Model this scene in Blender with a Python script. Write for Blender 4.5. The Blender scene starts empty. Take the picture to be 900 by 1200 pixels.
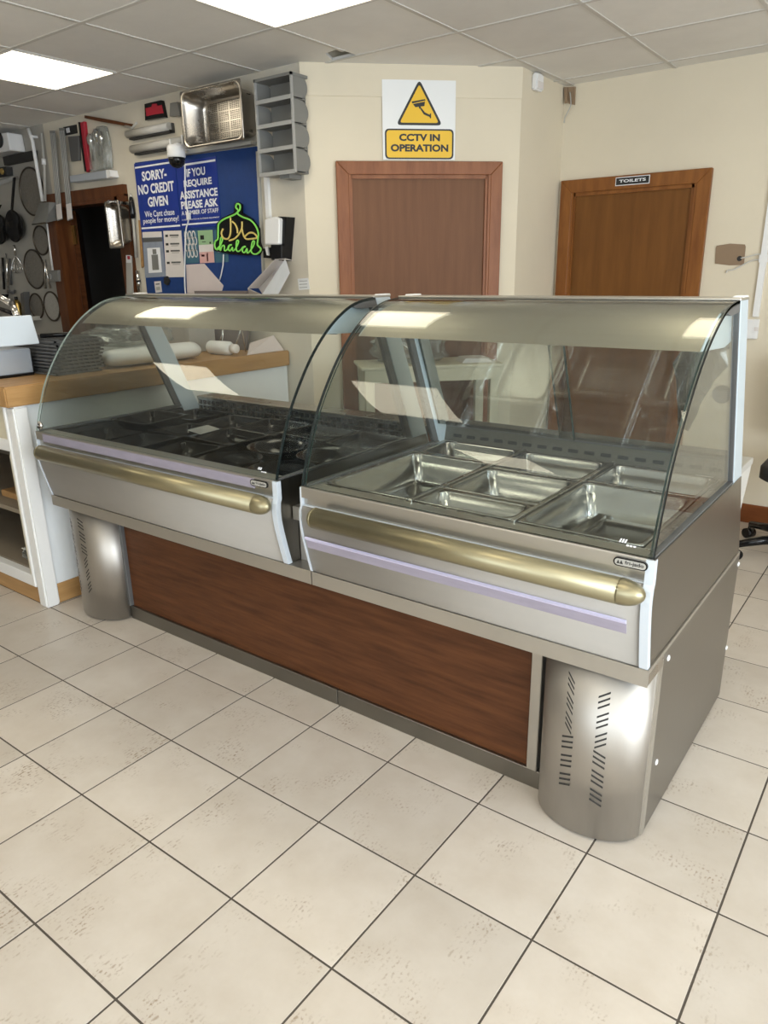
import bpy, bmesh, math, random
from mathutils import Vector, Matrix
random.seed(7)
PI = math.pi
# ------------------------------------------------------------------ camera
F, PITCH, ROLL, YAW = 858.21, .316254, -.0162134, -.644872
CAM = Vector((3.16482, -1.57352, 1.48233))
FW = Vector((math.sin(YAW)*math.cos(PITCH), math.cos(YAW)*math.cos(PITCH), -math.sin(PITCH)))
_r = Vector((math.cos(YAW), -math.sin(YAW), 0)); _u = _r.cross(FW)
RT = _r*math.cos(ROLL) + _u*math.sin(ROLL)
UP = -_r*math.sin(ROLL) + _u*math.cos(ROLL)
scene = bpy.context.scene
col = scene.collection
cd = bpy.data.cameras.new('camera'); cam = bpy.data.objects.new('camera', cd); col.objects.link(cam)
cd.sensor_fit = 'VERTICAL'; cd.sensor_height = 36.0; cd.lens = F/1200*36.0
cd.clip_start = .02; cd.clip_end = 100
cam.matrix_world = Matrix(((RT.x, UP.x, -FW.x, CAM.x), (RT.y, UP.y, -FW.y, CAM.y), (RT.z, UP.z, -FW.z, CAM.z), (0, 0, 0, 1)))
scene.camera = cam
# ------------------------------------------------------------------ world, daylight, exposure
world = bpy.data.worlds.new('sky'); scene.world = world; world.use_nodes = True
world.node_tree.nodes['Background'].inputs[0].default_value = (.78, .88, 1, 1)
world.node_tree.nodes['Background'].inputs[1].default_value = 2.0
def area(name, loc, rot, sx, sy, power, colr):
    l = bpy.data.lights.new(name, 'AREA'); l.shape = 'RECTANGLE'; l.size = sx; l.size_y = sy; l.energy = power; l.color = colr
    o = bpy.data.objects.new(name, l); col.objects.link(o); o.location = loc; o.rotation_euler = rot
    return o
# daylight entering by the shop windows in the front and right walls (behind the camera)
area('daylight_front_window', (3.85, -4.35, 1.45), (PI/2, 0, 0), 4.1, 2.1, 70, (.93, .97, 1.0))
area('daylight_right_window', (6.35, -1.3, 1.45), (PI/2, 0, PI/2), 3.4, 2.1, 215, (.88, .94, 1.0))
PANEL_EMIT = 6.0
vs = scene.view_settings
vs.view_transform = 'Standard'; vs.look = 'None'; vs.gamma = 1; vs.use_curve_mapping = False
vs.exposure = 0.06
# ------------------------------------------------------------------ pixel -> surface
def ray(x, y): return FW + RT*((x-450)/F) + UP*((600-y)/F)
def on_y(x, y, Y): d = ray(x, y); return CAM + d*((Y-CAM.y)/d.y)
def on_x(x, y, X): d = ray(x, y); return CAM + d*((X-CAM.x)/d.x)
def on_z(x, y, Z): d = ray(x, y); return CAM + d*((Z-CAM.z)/d.z)
# room planes
H = 2.545; YL = 1.70; YT = 3.13; XS = 1.055; DX, DY = .19, 1.70
# ------------------------------------------------------------------ materials
MATS = {}
def mat(name, colr=(.5, .5, .5), rough=.5, metal=0., var=0., vscale=4., stretch=(1, 1, 1), bump=0., bscale=40., emit=0., spec=.5, col2=None, trans=0., alpha=1., rvar=0., randobj=0., coat=0., detail=6.):
    m = bpy.data.materials.new(name); m.use_nodes = True; MATS[name] = m
    nt = m.node_tree; n = nt.nodes; L = nt.links; p = n['Principled BSDF']
    p.inputs['Base Color'].default_value = (*colr, 1); p.inputs['Roughness'].default_value = rough; p.inputs['Metallic'].default_value = metal
    p.inputs['Specular IOR Level'].default_value = spec; p.inputs['Transmission Weight'].default_value = trans; p.inputs['Alpha'].default_value = alpha
    p.inputs['Coat Weight'].default_value = coat
    if emit: p.inputs['Emission Color'].default_value = (*colr, 1); p.inputs['Emission Strength'].default_value = emit
    if var or bump or col2 or rvar or randobj:
        tc = n.new('ShaderNodeTexCoord'); mp = n.new('ShaderNodeMapping'); mp.inputs['Scale'].default_value = stretch
        L.new(tc.outputs['Object'], mp.inputs[0])
        if randobj:
            oi = n.new('ShaderNodeObjectInfo'); cm = n.new('ShaderNodeCombineXYZ'); mu = n.new('ShaderNodeMath'); mu.operation = 'MULTIPLY'; mu.inputs[1].default_value = 37.
            L.new(oi.outputs['Random'], mu.inputs[0])
            for k in range(3): L.new(mu.outputs[0], cm.inputs[k])
            L.new(cm.outputs[0], mp.inputs['Location'])
        nz = n.new('ShaderNodeTexNoise'); nz.inputs['Scale'].default_value = vscale; nz.inputs['Detail'].default_value = detail; nz.inputs['Roughness'].default_value = .62
        L.new(mp.outputs[0], nz.inputs['Vector'])
        if var or col2:
            rp = n.new('ShaderNodeValToRGB'); e = rp.color_ramp.elements
            a = colr; b = col2 if col2 else tuple(c*(1-var) for c in colr)
            e[0].position = .32; e[0].color = (*b, 1); e[1].position = .68; e[1].color = (*a, 1)
            L.new(nz.outputs['Fac'], rp.inputs[0])
            out = rp.outputs[0]
            if randobj:
                mx = n.new('ShaderNodeMix'); mx.data_type = 'RGBA'; mx.blend_type = 'MULTIPLY'
                mr = n.new('ShaderNodeMapRange'); mr.inputs[3].default_value = 1-randobj; mr.inputs[4].default_value = 1
                L.new(oi.outputs['Random'], mr.inputs[0])
                mx.inputs[0].default_value = 1; L.new(out, mx.inputs[6]); L.new(mr.outputs[0], mx.inputs[7]); out = mx.outputs[2]
            L.new(out, p.inputs['Base Color'])
            if emit: L.new(out, p.inputs['Emission Color'])
        if rvar:
            mr2 = n.new('ShaderNodeMapRange'); mr2.inputs[3].default_value = max(0, rough-rvar); mr2.inputs[4].default_value = min(1, rough+rvar)
            L.new(nz.outputs['Fac'], mr2.inputs[0]); L.new(mr2.outputs[0], p.inputs['Roughness'])
        if bump:
            nb = n.new('ShaderNodeTexNoise'); nb.inputs['Scale'].default_value = bscale; nb.inputs['Detail'].default_value = 4
            L.new(mp.outputs[0], nb.inputs['Vector'])
            bp = n.new('ShaderNodeBump'); bp.inputs['Strength'].default_value = bump; bp.inputs['Distance'].default_value = .004
            L.new(nb.outputs['Fac'], bp.inputs['Height']); L.new(bp.outputs[0], p.inputs['Normal'])
    return m
def wood(name, c1, c2, stretch, rough=.4, vscale=6., coat=0., dark=None):
    m = mat(name, c1, rough, spec=.25, col2=c2, vscale=vscale, stretch=stretch, bump=.08, bscale=30, coat=coat, detail=8)
    return m
def sheet_glass(name, tint, haze, rough=.0, ior=1.5, smear=(.8, .85, .85)):
    m = bpy.data.materials.new(name); m.use_nodes = True; MATS[name] = m
    nt = m.node_tree; n = nt.nodes; L = nt.links
    for x in list(n): n.remove(x)
    out = n.new('ShaderNodeOutputMaterial'); tr = n.new('ShaderNodeBsdfTransparent'); gl = n.new('ShaderNodeBsdfGlossy'); fr = n.new('ShaderNodeFresnel'); mx = n.new('ShaderNodeMixShader')
    tr.inputs[0].default_value = (*tint, 1); gl.inputs['Roughness'].default_value = rough; 
    gm = n.new('ShaderNodeNewGeometry'); mi = n.new('ShaderNodeMapRange'); mi.inputs[3].default_value = ior; mi.inputs[4].default_value = 1/ior   # same reflectance on both faces of the sheet
    L.new(gm.outputs['Backfacing'], mi.inputs[0]); L.new(mi.outputs[0], fr.inputs[0])
    df = n.new('ShaderNodeBsdfDiffuse'); df.inputs[0].default_value = (*smear, 1)
    tc = n.new('ShaderNodeTexCoord'); mp = n.new('ShaderNodeMapping'); mp.inputs['Scale'].default_value = (3, 6, 2)
    nz = n.new('ShaderNodeTexNoise'); nz.inputs['Scale'].default_value = 2.2; nz.inputs['Detail'].default_value = 8; nz.inputs['Distortion'].default_value = 1.2
    L.new(tc.outputs['Object'], mp.inputs[0]); L.new(mp.outputs[0], nz.inputs['Vector'])
    mr = n.new('ShaderNodeMapRange'); mr.inputs[1].default_value = .42; mr.inputs[2].default_value = .85; mr.inputs[3].default_value = haze*.25; mr.inputs[4].default_value = haze*2.2
    L.new(nz.outputs['Fac'], mr.inputs[0])
    m2 = n.new('ShaderNodeMixShader'); L.new(mr.outputs[0], m2.inputs[0]); L.new(tr.outputs[0], m2.inputs[1]); L.new(df.outputs[0], m2.inputs[2])
    L.new(fr.outputs[0], mx.inputs[0]); L.new(m2.outputs[0], mx.inputs[1]); L.new(gl.outputs[0], mx.inputs[2]); L.new(mx.outputs[0], out.inputs[0])
    return m
def tile_material():
    m = mat('floor_tile', (.62, .565, .50), .33, col2=(.545, .485, .415), vscale=6, randobj=.12, rvar=.1)
    nt = m.node_tree; n = nt.nodes; L = nt.links; p = n['Principled BSDF']
    base = p.inputs['Base Color'].links[0].from_socket
    mp = [x for x in n if x.type == 'MAPPING'][0]
    # scuffs and shoe marks: fine brown speckle gathered in soft patches
    a = n.new('ShaderNodeTexNoise'); a.inputs['Scale'].default_value = 7; a.inputs['Detail'].default_value = 3
    b = n.new('ShaderNodeTexNoise'); b.inputs['Scale'].default_value = 95; b.inputs['Detail'].default_value = 3
    for q in (a, b): L.new(mp.outputs[0], q.inputs['Vector'])
    ra = n.new('ShaderNodeMapRange'); ra.inputs[1].default_value = .54; ra.inputs[2].default_value = .72; L.new(a.outputs['Fac'], ra.inputs[0])
    rb = n.new('ShaderNodeMapRange'); rb.inputs[1].default_value = .50; rb.inputs[2].default_value = .62; L.new(b.outputs['Fac'], rb.inputs[0])
    wv = n.new('ShaderNodeTexWave'); wv.inputs['Scale'].default_value = 28; wv.inputs['Distortion'].default_value = 6; wv.inputs['Detail'].default_value = 2; L.new(mp.outputs[0], wv.inputs['Vector'])
    mm = n.new('ShaderNodeMath'); mm.operation = 'MULTIPLY'; L.new(ra.outputs[0], mm.inputs[0]); L.new(rb.outputs[0], mm.inputs[1])
    m3 = n.new('ShaderNodeMath'); m3.operation = 'MULTIPLY'; L.new(mm.outputs[0], m3.inputs[0]); L.new(wv.outputs['Fac'], m3.inputs[1])
    m4 = n.new('ShaderNodeMath'); m4.operation = 'MULTIPLY'; m4.inputs[1].default_value = .95; L.new(m3.outputs[0], m4.inputs[0])
    mx = n.new('ShaderNodeMix'); mx.data_type = 'RGBA'; L.new(m4.outputs[0], mx.inputs[0]); L.new(base, mx.inputs[6]); mx.inputs[7].default_value = (.23, .16, .10, 1)
    L.new(mx.outputs[2], p.inputs['Base Color'])
    return m
M = MATS
tile_material()
mat('grout', (.075, .062, .05), .9)
mat('wall_cream', (.72, .645, .505), .75, var=.06, vscale=1.6, bump=.05, bscale=12)
mat('wall_kitchen', (.66, .61, .51), .75, var=.10, vscale=2.2, bump=.05, bscale=12)
mat('wall_grey', (.40, .385, .35), .5, var=.08, vscale=3)  # plain grey wall colour, darker than wall_kitchen
mat('ceiling_tile', (.86, .84, .80), .9, var=.08, vscale=3, randobj=.10, bump=.15, bscale=120)
mat('ceiling_bar', (.60, .58, .54), .6)
mat('void_shade', (.03, .028, .025), .9)  # near-black slab colour paints the shade seen through gaps in the tiles
mat('kitchen_shade', (.16, .15, .14), .9)  # shade of the unlit kitchen put into its wall colour
mat('panel_light', (1.0, .90, .70), .5, emit=PANEL_EMIT)
mat('white_frame', (.75, .73, .70), .4)
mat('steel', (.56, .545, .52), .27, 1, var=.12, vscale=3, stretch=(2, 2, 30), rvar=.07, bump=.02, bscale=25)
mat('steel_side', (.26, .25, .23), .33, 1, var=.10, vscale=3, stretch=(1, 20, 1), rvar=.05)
mat('steel_leg', (.50, .475, .44), .46, 1, var=.12, vscale=2.5, stretch=(3, 3, 1), rvar=.06)
mat('steel_pan', (.44, .44, .43), .2, 1, var=.08, vscale=5, rvar=.05)
mat('steel_warm', (.46, .43, .39), .28, 1, var=.1, vscale=4, rvar=.06)
mat('fascia', (.41, .39, .36), .50, .35, var=.05, vscale=6, stretch=(1, 1, 4))
mat('lip_metal', (.50, .48, .44), .35, .85, var=.06, vscale=5)
mat('canopy_metal', (.40, .355, .29), .40, .85, var=.06, vscale=5, stretch=(.5, 2, 2))
mat('gold_rail', (.335, .30, .19), .36, .85, var=.1, vscale=6)
mat('lavender_film', (.40, .37, .47), .32, .2, var=.14, vscale=9, stretch=(1, 1, 5))
mat('light_strip', (.66, .64, .86), .35, .1)
mat('frame_blue', (.52, .60, .66), .42, .3)
mat('frame_pale', (.60, .68, .72), .45)
mat('edge_white', (.62, .68, .75), .4, .1)
mat('black_plastic', (.008, .008, .009), .15, spec=.3)
mat('black_matt', (.02, .02, .02), .6)
mat('black_glass_seal', (.012, .018, .018), .35)
mat('dark_grey', (.10, .10, .10), .5)
mat('grey_plastic', (.20, .20, .19), .42)
mat('bin_light', (.36, .36, .35), .4)
mat('strip_dark', (.11, .105, .09), .4, .5)
mat('sticker_grey', (.17, .17, .165), .6)
mat('grey_pale', (.42, .41, .38), .45)
mat('shelf_shade', (.24, .20, .15), .6, var=.1)  # dark brown stands in for the shade inside the open shelves
mat('roll_grey', (.52, .51, .48), .4)
mat('white_plastic', (.80, .80, .80), .35)
mat('white_paint', (.80, .80, .79), .42, var=.05, vscale=5)
mat('panel_cool', (.60, .67, .74), .4)
mat('paint_cool', (.80, .835, .86), .45, var=.04, vscale=5)
mat('cream_paint', (.66, .61, .47), .55, var=.06, vscale=6)
mat('paper', (.72, .68, .66), .8, var=.06, vscale=12)
mat('paper_pink', (.66, .58, .57), .8, var=.05, vscale=9)
mat('blue_board', (.008, .045, .20), .65, var=.12, vscale=30)
mat('blue_sign', (.012, .035, .26), .35)
mat('white_print', (.82, .83, .86), .5)
mat('black_print', (.012, .012, .012), .5)
mat('yellow_sign', (.80, .49, .012), .45)
mat('white_sign', (.80, .81, .81), .4)
mat('neon_green', (.22, .62, .10), .4, emit=.2)
mat('neon_yellow', (.62, .48, .14), .4, emit=.16)
mat('red_pack', (.42, .015, .035), .35)
mat('chrome', (.72, .72, .72), .12, 1)
mat('brass', (.62, .44, .14), .3, 1)
mat('brown_plate', (.27, .185, .115), .6, var=.08, vscale=8)
mat('cardboard', (.34, .25, .17), .8)
mat('board_grey', (.16, .135, .13), .7)
mat('wire_white', (.62, .60, .56), .5)
mat('mesh_screen', (.30, .28, .25), .45, .6, var=.25, vscale=60)
mat('mesh_light', (.55, .54, .51), .45, .5, var=.2, vscale=60)
mat('mesh_rim', (.09, .075, .06), .4, .7)
mat('teal_poster', (.05, .14, .20), .5)
mat('green_poster', (.30, .48, .27), .6)
mat('pink_poster', (.68, .40, .38), .6)
mat('grey_poster', (.30, .34, .42), .55, var=.2, vscale=20)
mat('foil_blue', (.46, .50, .56), .35, .3)
mat('purple_thing', (.30, .22, .45), .5)
mat('shadow_perf', (.36, .31, .25), .35, 1)
mat('olive_dark', (.06, .055, .045), .5)
wood('wood_panel', (.125, .046, .017), (.060, .021, .008), (1.2, 6, 14), rough=.48, vscale=3)
wood('wood_door', (.185, .086, .042), (.148, .067, .033), (9, 9, .7), rough=.55, vscale=3)
wood('wood_door_toilet', (.185, .075, .016), (.135, .052, .011), (7, 7, .6), rough=.55, vscale=3)
wood('wood_frame', (.30, .12, .052), (.20, .072, .030), (5, 5, .8), rough=.42, vscale=4)
wood('wood_frame_orange', (.27, .105, .026), (.17, .058, .014), (5, 5, .8), rough=.4, vscale=4)
wood('wood_jamb', (.14, .050, .017), (.075, .024, .009), (6, 6, .7), rough=.35, vscale=4)
wood('wood_beech', (.48, .285, .12), (.36, .20, .075), (9, 1, 9), rough=.42, vscale=3)
wood('wood_beech_x', (.46, .275, .12), (.34, .19, .075), (1, 9, 9), rough=.45, vscale=3)
wood('wood_skirt', (.23, .075, .022), (.15, .045, .014), (1, 6, 6), rough=.4, vscale=3)
sheet_glass('glass_front', (.935, .962, .952), .005, ior=1.43)
sheet_glass('glass_end', (.93, .955, .955), .006, ior=1.32)
sheet_glass('glass_rear', (.86, .88, .865), .005, ior=2.1)
sheet_glass('glass_window', (.97, .98, .98), .0, ior=1.3)
sheet_glass('wrap_plastic', (.50, .52, .51), .34, rough=.10, ior=2.2)
sheet_glass('clear_plastic', (.80, .81, .80), .30, rough=.08, ior=1.6)
mat('glass_edge', (.012, .035, .032), .15)
mat('glass_edge_light', (.36, .42, .38), .2)
# ------------------------------------------------------------------ mesh helpers
class B:
    def __init__(s, fr=None): s.v = []; s.f = []; s.m = []; s.s = []; s.fr = fr
    def add(s, vs_, fs, m=0, sm=False):
        k = len(s.v)
        for p in vs_: s.v.append(Vector(s.fr(*p)) if s.fr else Vector(p))
        for f in fs: s.f.append(tuple(i+k for i in f)); s.m.append(m); s.s.append(sm)
        return s
    def box(s, a, b, m=0):
        x0, y0, z0 = a; x1, y1, z1 = b
        return s.add([(x0, y0, z0), (x1, y0, z0), (x1, y1, z0), (x0, y1, z0), (x0, y0, z1), (x1, y0, z1), (x1, y1, z1), (x0, y1, z1)],
                     [(3, 2, 1, 0), (4, 5, 6, 7), (0, 1, 5, 4), (1, 2, 6, 5), (2, 3, 7, 6), (3, 0, 4, 7)], m)
    def slab(s, pts, d, m=0, ms=None, sm=False):
        """polygon pts extruded by vector d"""
        n = len(pts); d = Vector(d); P = [Vector(p) for p in pts]
        s.add(P+[p+d for p in P], [tuple(range(n))[::-1], tuple(range(n, 2*n))], m)
        k = len(s.v)-2*n
        for i in range(n):
            j = (i+1) % n; s.f.append((k+i, k+j, k+n+j, k+n+i)); s.m.append(m if ms is None else ms); s.s.append(sm)
        return s
    def extr_x(s, yz, x0, x1, m=0, ms=None, sm=False):
        return s.slab([(x0, y, z) for y, z in yz], (x1-x0, 0, 0), m if ms is None else m, ms, sm)
    def tube(s, path, r, n=8, m=0, caps=True):
        P = [Vector(p) for p in path]; R = r if isinstance(r, (list, tuple)) else [r]*len(P)
        T = []
        for i in range(len(P)):
            t = (P[min(i+1, len(P)-1)]-P[max(i-1, 0)]); T.append(t.normalized() if t.length else Vector((0, 0, 1)))
        a = Vector((0, 0, 1)) if abs(T[0].z) < .9 else Vector((1, 0, 0))
        x = T[0].cross(a).normalized(); vs_ = []
        for i, p in enumerate(P):
            x = x-T[i]*x.dot(T[i]); x = x.normalized() if x.length > 1e-6 else T[i].orthogonal().normalized(); y = T[i].cross(x)
            for k in range(n):
                c = 2*PI*k/n; vs_.append(p+x*(math.cos(c)*R[i])+y*(math.sin(c)*R[i]))
        fs = [(i*n+k, i*n+(k+1) % n, (i+1)*n+(k+1) % n, (i+1)*n+k) for i in range(len(P)-1) for k in range(n)]
        s.add(vs_, fs, m, True)
        if caps:
            k = len(s.v)-len(vs_); e = k+(len(P)-1)*n
            s.f.append(tuple(range(k, k+n))[::-1]); s.m.append(m); s.s.append(False)
            s.f.append(tuple(range(e, e+n))); s.m.append(m); s.s.append(False)
        return s
    def loft(s, loops, m=0, sm=True, cap0=False, cap1=False):
        n = len(loops[0]); k = len(s.v)
        s.add([p for l in loops for p in l], [(i*n+j, i*n+(j+1) % n, (i+1)*n+(j+1) % n, (i+1)*n+j) for i in range(len(loops)-1) for j in range(n)], m, sm)
        if cap0: s.f.append(tuple(range(k, k+n))[::-1]); s.m.append(m); s.s.append(False)
        if cap1: e = k+(len(loops)-1)*n; s.f.append(tuple(range(e, e+n))); s.m.append(m); s.s.append(False)
        return s
    def lathe(s, c, prof, n=20, m=0, axis='z', sm=True):
        c = Vector(c); loops = []
        for r, h in prof:
            l = []
            for k in range(n):
                a = 2*PI*k/n; x, y = r*math.cos(a), r*math.sin(a)
                l.append(c+(Vector((x, y, h)) if axis == 'z' else Vector((x, h, y)) if axis == 'y' else Vector((h, x, y))))
            loops.append(l)
        return s.loft(loops, m, sm, True, True)
WL = {}
def link(o, parent=None):
    col.objects.link(o)
    if parent is not None: o.parent = parent
def tag(o, label=None, cat=None, group=None, kind=None):
    if label: o['label'] = label
    if cat: o['category'] = cat
    if group: o['group'] = group
    if kind: o['kind'] = kind
    return o
def obj(name, b, mats, parent=None, bev=0., seg=1, origin=None):
    me = bpy.data.meshes.new(name)
    if parent is not None: org = WL[parent.name]
    elif origin is not None: org = Vector(origin)
    else:
        lo = Vector((min(p.x for p in b.v), min(p.y for p in b.v), min(p.z for p in b.v))); hi = Vector((max(p.x for p in b.v), max(p.y for p in b.v), max(p.z for p in b.v)))
        org = Vector(((lo.x+hi.x)/2, (lo.y+hi.y)/2, lo.z))
    me.from_pydata([p-org for p in b.v], [], b.f)
    ml = mats if isinstance(mats, (list, tuple)) else [mats]
    for x in ml: me.materials.append(M[x])
    for i, p in enumerate(me.polygons): p.material_index = b.m[i]; p.use_smooth = b.s[i]
    bm = bmesh.new(); bm.from_mesh(me)
    if not getattr(b, 'norecalc', False): bmesh.ops.recalc_face_normals(bm, faces=bm.faces)
    if bev: bmesh.ops.bevel(bm, geom=[e for e in bm.edges if len(e.link_faces) == 2 and e.calc_face_angle(0) > .6], offset=bev, segments=seg, affect='EDGES', clamp_overlap=True)
    bm.to_mesh(me); bm.free(); me.update()
    o = bpy.data.objects.new(name, me)
    if parent is None: o.location = org
    link(o, parent); WL[o.name] = org
    return o
def thing(name, loc, label, cat, group=None):
    o = bpy.data.objects.new(name, None); o.location = loc; o.empty_display_size = .1; link(o); WL[o.name] = Vector(loc)
    return tag(o, label, cat, group)
def struct(name, b, mats, bev=0.):
    o = obj(name, b, mats, origin=(0, 0, 0), bev=bev); o['kind'] = 'structure'; return o
def copy_tree(o, parent=None):
    c = o.copy(); col.objects.link(c); c.parent = parent
    if parent is None: WL[c.name] = Vector(c.location)
    for ch in list(o.children): copy_tree(ch, c)
    return c
# wall frames: (u along wall, v up, w out of wall)
FL = lambda u, v, w: (u, YL-w, v)
FT = lambda u, v, w: (u, YT-w, v)
S2 = 2**-.5
FD = lambda u, v, w: (DX+u*S2+w*S2, DY+u*S2-w*S2, v)
FS = lambda u, v, w: (XS+w, u, v)
def pl(x, y, w=0): p = on_y(x, y, YL-w); return (p.x, p.z)
def pt(x, y, w=0): p = on_y(x, y, YT-w); return (p.x, p.z)
def pd(x, y, w=0):
    d = ray(x, y); n = Vector((S2, -S2, 0)); t = ((Vector((DX, DY, 0))+n*w-CAM).dot(n))/d.dot(n); p = CAM+d*t-Vector((DX, DY, 0))
    return (p.dot(Vector((S2, S2, 0))), p.z)
def hang(fr, pix, w0, th, pf):
    """outline given by photo pixels, lifted to its wall (w0 out of the wall), th thick"""
    return B(fr).slab([(*pf(x, y, w0+th), w0) for x, y in pix], (0, 0, 0)) if False else slab_w(B(fr), [pf(x, y, w0+th) for x, y in pix], w0, w0+th)
def slab_w(b, uv, w0, w1, m=0):
    n = len(uv); k = len(b.v)
    b.add([(u, v, w0) for u, v in uv]+[(u, v, w1) for u, v in uv], [tuple(range(n))[::-1], tuple(range(n, 2*n))]+[(i, (i+1) % n, n+(i+1) % n, n+i) for i in range(n)], m)
    return b
def text(name, s, fr, u0, u1, v0, v1, w, m, parent, bold=.02, th=.001, shear=0.):
    cu = bpy.data.curves.new('t', 'FONT'); cu.body = s; cu.offset = bold; cu.resolution_u = 3; cu.size = 1; cu.shear = shear
    to = bpy.data.objects.new('t', cu); col.objects.link(to)
    me = bpy.data.meshes.new_from_object(to.evaluated_get(bpy.context.evaluated_depsgraph_get()))
    col.objects.unlink(to); bpy.data.objects.remove(to); bpy.data.curves.remove(cu)
    xs = [v.co.x for v in me.vertices]; ys = [v.co.y for v in me.vertices]
    x0, x1, y0, y1 = min(xs), max(xs), min(ys), max(ys)
    b = B(fr); b.add([(u0+(v.co.x-x0)/(x1-x0)*(u1-u0), v0+(v.co.y-y0)/(y1-y0)*(v1-v0), w) for v in me.vertices], [tuple(p.vertices) for p in me.polygons])
    bpy.data.meshes.remove(me)
    return obj(name, b, m, parent)
def rrect(cx, cy, lx, ly, r, z, n=5):
    P = []
    for sx, sy, a0 in ((1, 1, 0), (-1, 1, PI/2), (-1, -1, PI), (1, -1, 1.5*PI)):
        for k in range(n+1):
            a = a0+k*PI/2/n; P.append((cx+sx*(lx/2-r)+r*math.cos(a), cy+sy*(ly/2-r)+r*math.sin(a), z))
    return P
def spline(pts, sub=8):
    P = [Vector(p) for p in pts]; out = []
    for i in range(len(P)-1):
        a, b, c, d = P[max(i-1, 0)], P[i], P[i+1], P[min(i+2, len(P)-1)]
        for k in range(sub):
            t = k/sub; out.append(.5*((2*b)+(c-a)*t+(2*a-5*b+4*c-d)*t*t+(3*b-a-3*c+d)*t**3))
    return out+[P[-1]]
# ================================================================== SETTING
X0, X1, YF = -4.6, 6.2, -4.2      # room limits
T = .33
# ---- floor
floor = struct('floor', B().box((X0-.2, YF-.2, -.05), (X1+.2, 4.6, -.0007)), 'grout')
tb = B(); g = .0026; tb.box((g, g, -.012), (T-g, T-g, 0))
tm = None
near = []; far = []
for i in range(-14, 19):
    for j in range(-13, 14):
        x, y = i*T, j*T
        if x < X0-.1 or x+T > X1+.3 or y < YF-.2: continue
        (near if (-5 <= i <= 11 and -4 <= j <= 9) else far).append((x, y))
for x, y in near:
    if tm is None:
        o = obj('floor_tile', tb, 'floor_tile', floor, bev=.0006); tm = o.data
    else:
        o = bpy.data.objects.new('floor_tile', tm); link(o, floor)
    o.location = (x, y, 0)
fb = B()
for x, y in far: fb.box((x+g, y+g, -.012), (x+T-g, y+T-g, 0))
o = obj('floor_tiles_beyond', fb, 'floor_tile', floor); o['kind'] = 'stuff'
# ---- ceiling
ceiling = struct('ceiling', B().box((X0-.2, YF-.2, H+.22), (X1+.2, 4.6, H+.27)), 'void_shade')
CX, CY, CXO, CYO = .602, .588, -.098, .620
lights = set((k*3+1, m*-3) for k in range(-1, 3) for m in range(0, 3))-{(-2, -6)}
ct = None
gx0, gx1, gy0, gy1 = -8, 10, -9, 4
def in_room(x, y):
    if y > YT-.02 or y+CY < YF or x+CX < X0 or x > X1: return False
    if x+CX < XS and y > YL+.02 and y+0 > x+CX+1.55: return False
    if x > -3 and x+CX <= .12 and y > YL: return False
    return True
for i in range(gx0, gx1):
    for j in range(gy0, gy1+1):
        x, y = CXO+i*CX, CYO+j*CY
        if (i, j) in lights or not in_room(x, y): continue
        if (i, j) == (0, 1):      # cracked tile by the corner, its corner broken away
            b = B().slab([(x, y, H-.004), (x+CX, y, H-.004), (x+CX, y+.44, H-.004), (x+.50, y+.46, H-.004), (x+.44, y+CY, H-.004), (x, y+CY, H-.004)], (0, 0, .015))
            obj('ceiling_tile', b, 'ceiling_tile', ceiling); continue
        if ct is None:
            o = obj('ceiling_tile', B().box((0, 0, -.004), (CX, CY, .011)), 'ceiling_tile', ceiling); ct = o.data
        else: o = bpy.data.objects.new('ceiling_tile', ct); link(o, ceiling)
        o.location = (x, y, H)
for i in range(gx0, gx1+1):
    x = CXO+i*CX
    o = obj('grid_bar', B().box((x-.010, YF, H-.008), (x+.010, YT if x > XS else YL-.01, H-.0035)), 'ceiling_bar', ceiling)
for j in range(gy0, gy1+1):
    y = CYO+j*CY
    o = obj('grid_bar', B().box((X0 if y < YL else max(XS, 0)+.0 if y > 2.6 else y-1.5, y-.010, H-.0085), (X1, y+.010, H-.0036)), 'ceiling_bar', ceiling)
# ---- walls
wl = B()
jd0, jd1, jdt = -2.33, -1.50, 2.00      # kitchen doorway clear opening
wl.box((X0, YL, 0), (jd0, YL+.1, H+.2)); wl.box((jd0, YL, jdt), (jd1, YL+.1, H+.2)); wl.box((jd1, YL, 0), (DX, YL+.1, H+.2))
wl.m[:6] = [1]*6  # grey colour on the stretch left of the kitchen doorway
struct('wall_left', wl, ['wall_kitchen', 'wall_grey'])
DL = (XS-DX)/S2
wd = B(FD); wd.box((0, 0, -.08), (DL, H+.2, 0)); wd.box((0, 2.385, 0), (DL, H+.2, .006)); struct('wall_diagonal', wd, 'wall_cream')
DYE = DY+DL*S2
struct('wall_side', B().box((XS-.1, DYE, 0), (XS, YT+.1, H+.2)), 'wall_cream')
struct('wall_back', B().box((XS-.1, YT, 0), (X1, YT+.1, H+.2)), 'wall_cream')
struct('wall_far_left', B().box((X0-.1, YF, 0), (X0, YL+.1, H+.2)), 'wall_grey')  # unseen wall, colour darkened to dim what the left fascia reflects
wr = B(); wr.box((X1, YF, 0), (X1+.1, -3.0, H+.2)); wr.box((X1, .4, 0), (X1+.1, YT+.1, H+.2)); wr.box((X1, -3.0, 0), (X1+.1, .4, .4)); wr.box((X1, -3.0, 2.45), (X1+.1, .4, H+.2)); struct('wall_right', wr, 'wall_cream')
wf = B(); wf.box((X0, YF-.1, 0), (1.8, YF, H+.2)); wf.box((5.9, YF-.1, 0), (X1, YF, H+.2)); wf.box((1.8, YF-.1, 0), (5.9, YF, .4)); wf.box((1.8, YF-.1, 2.45), (5.9, YF, H+.2)); struct('wall_front', wf, 'wall_cream')
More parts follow.
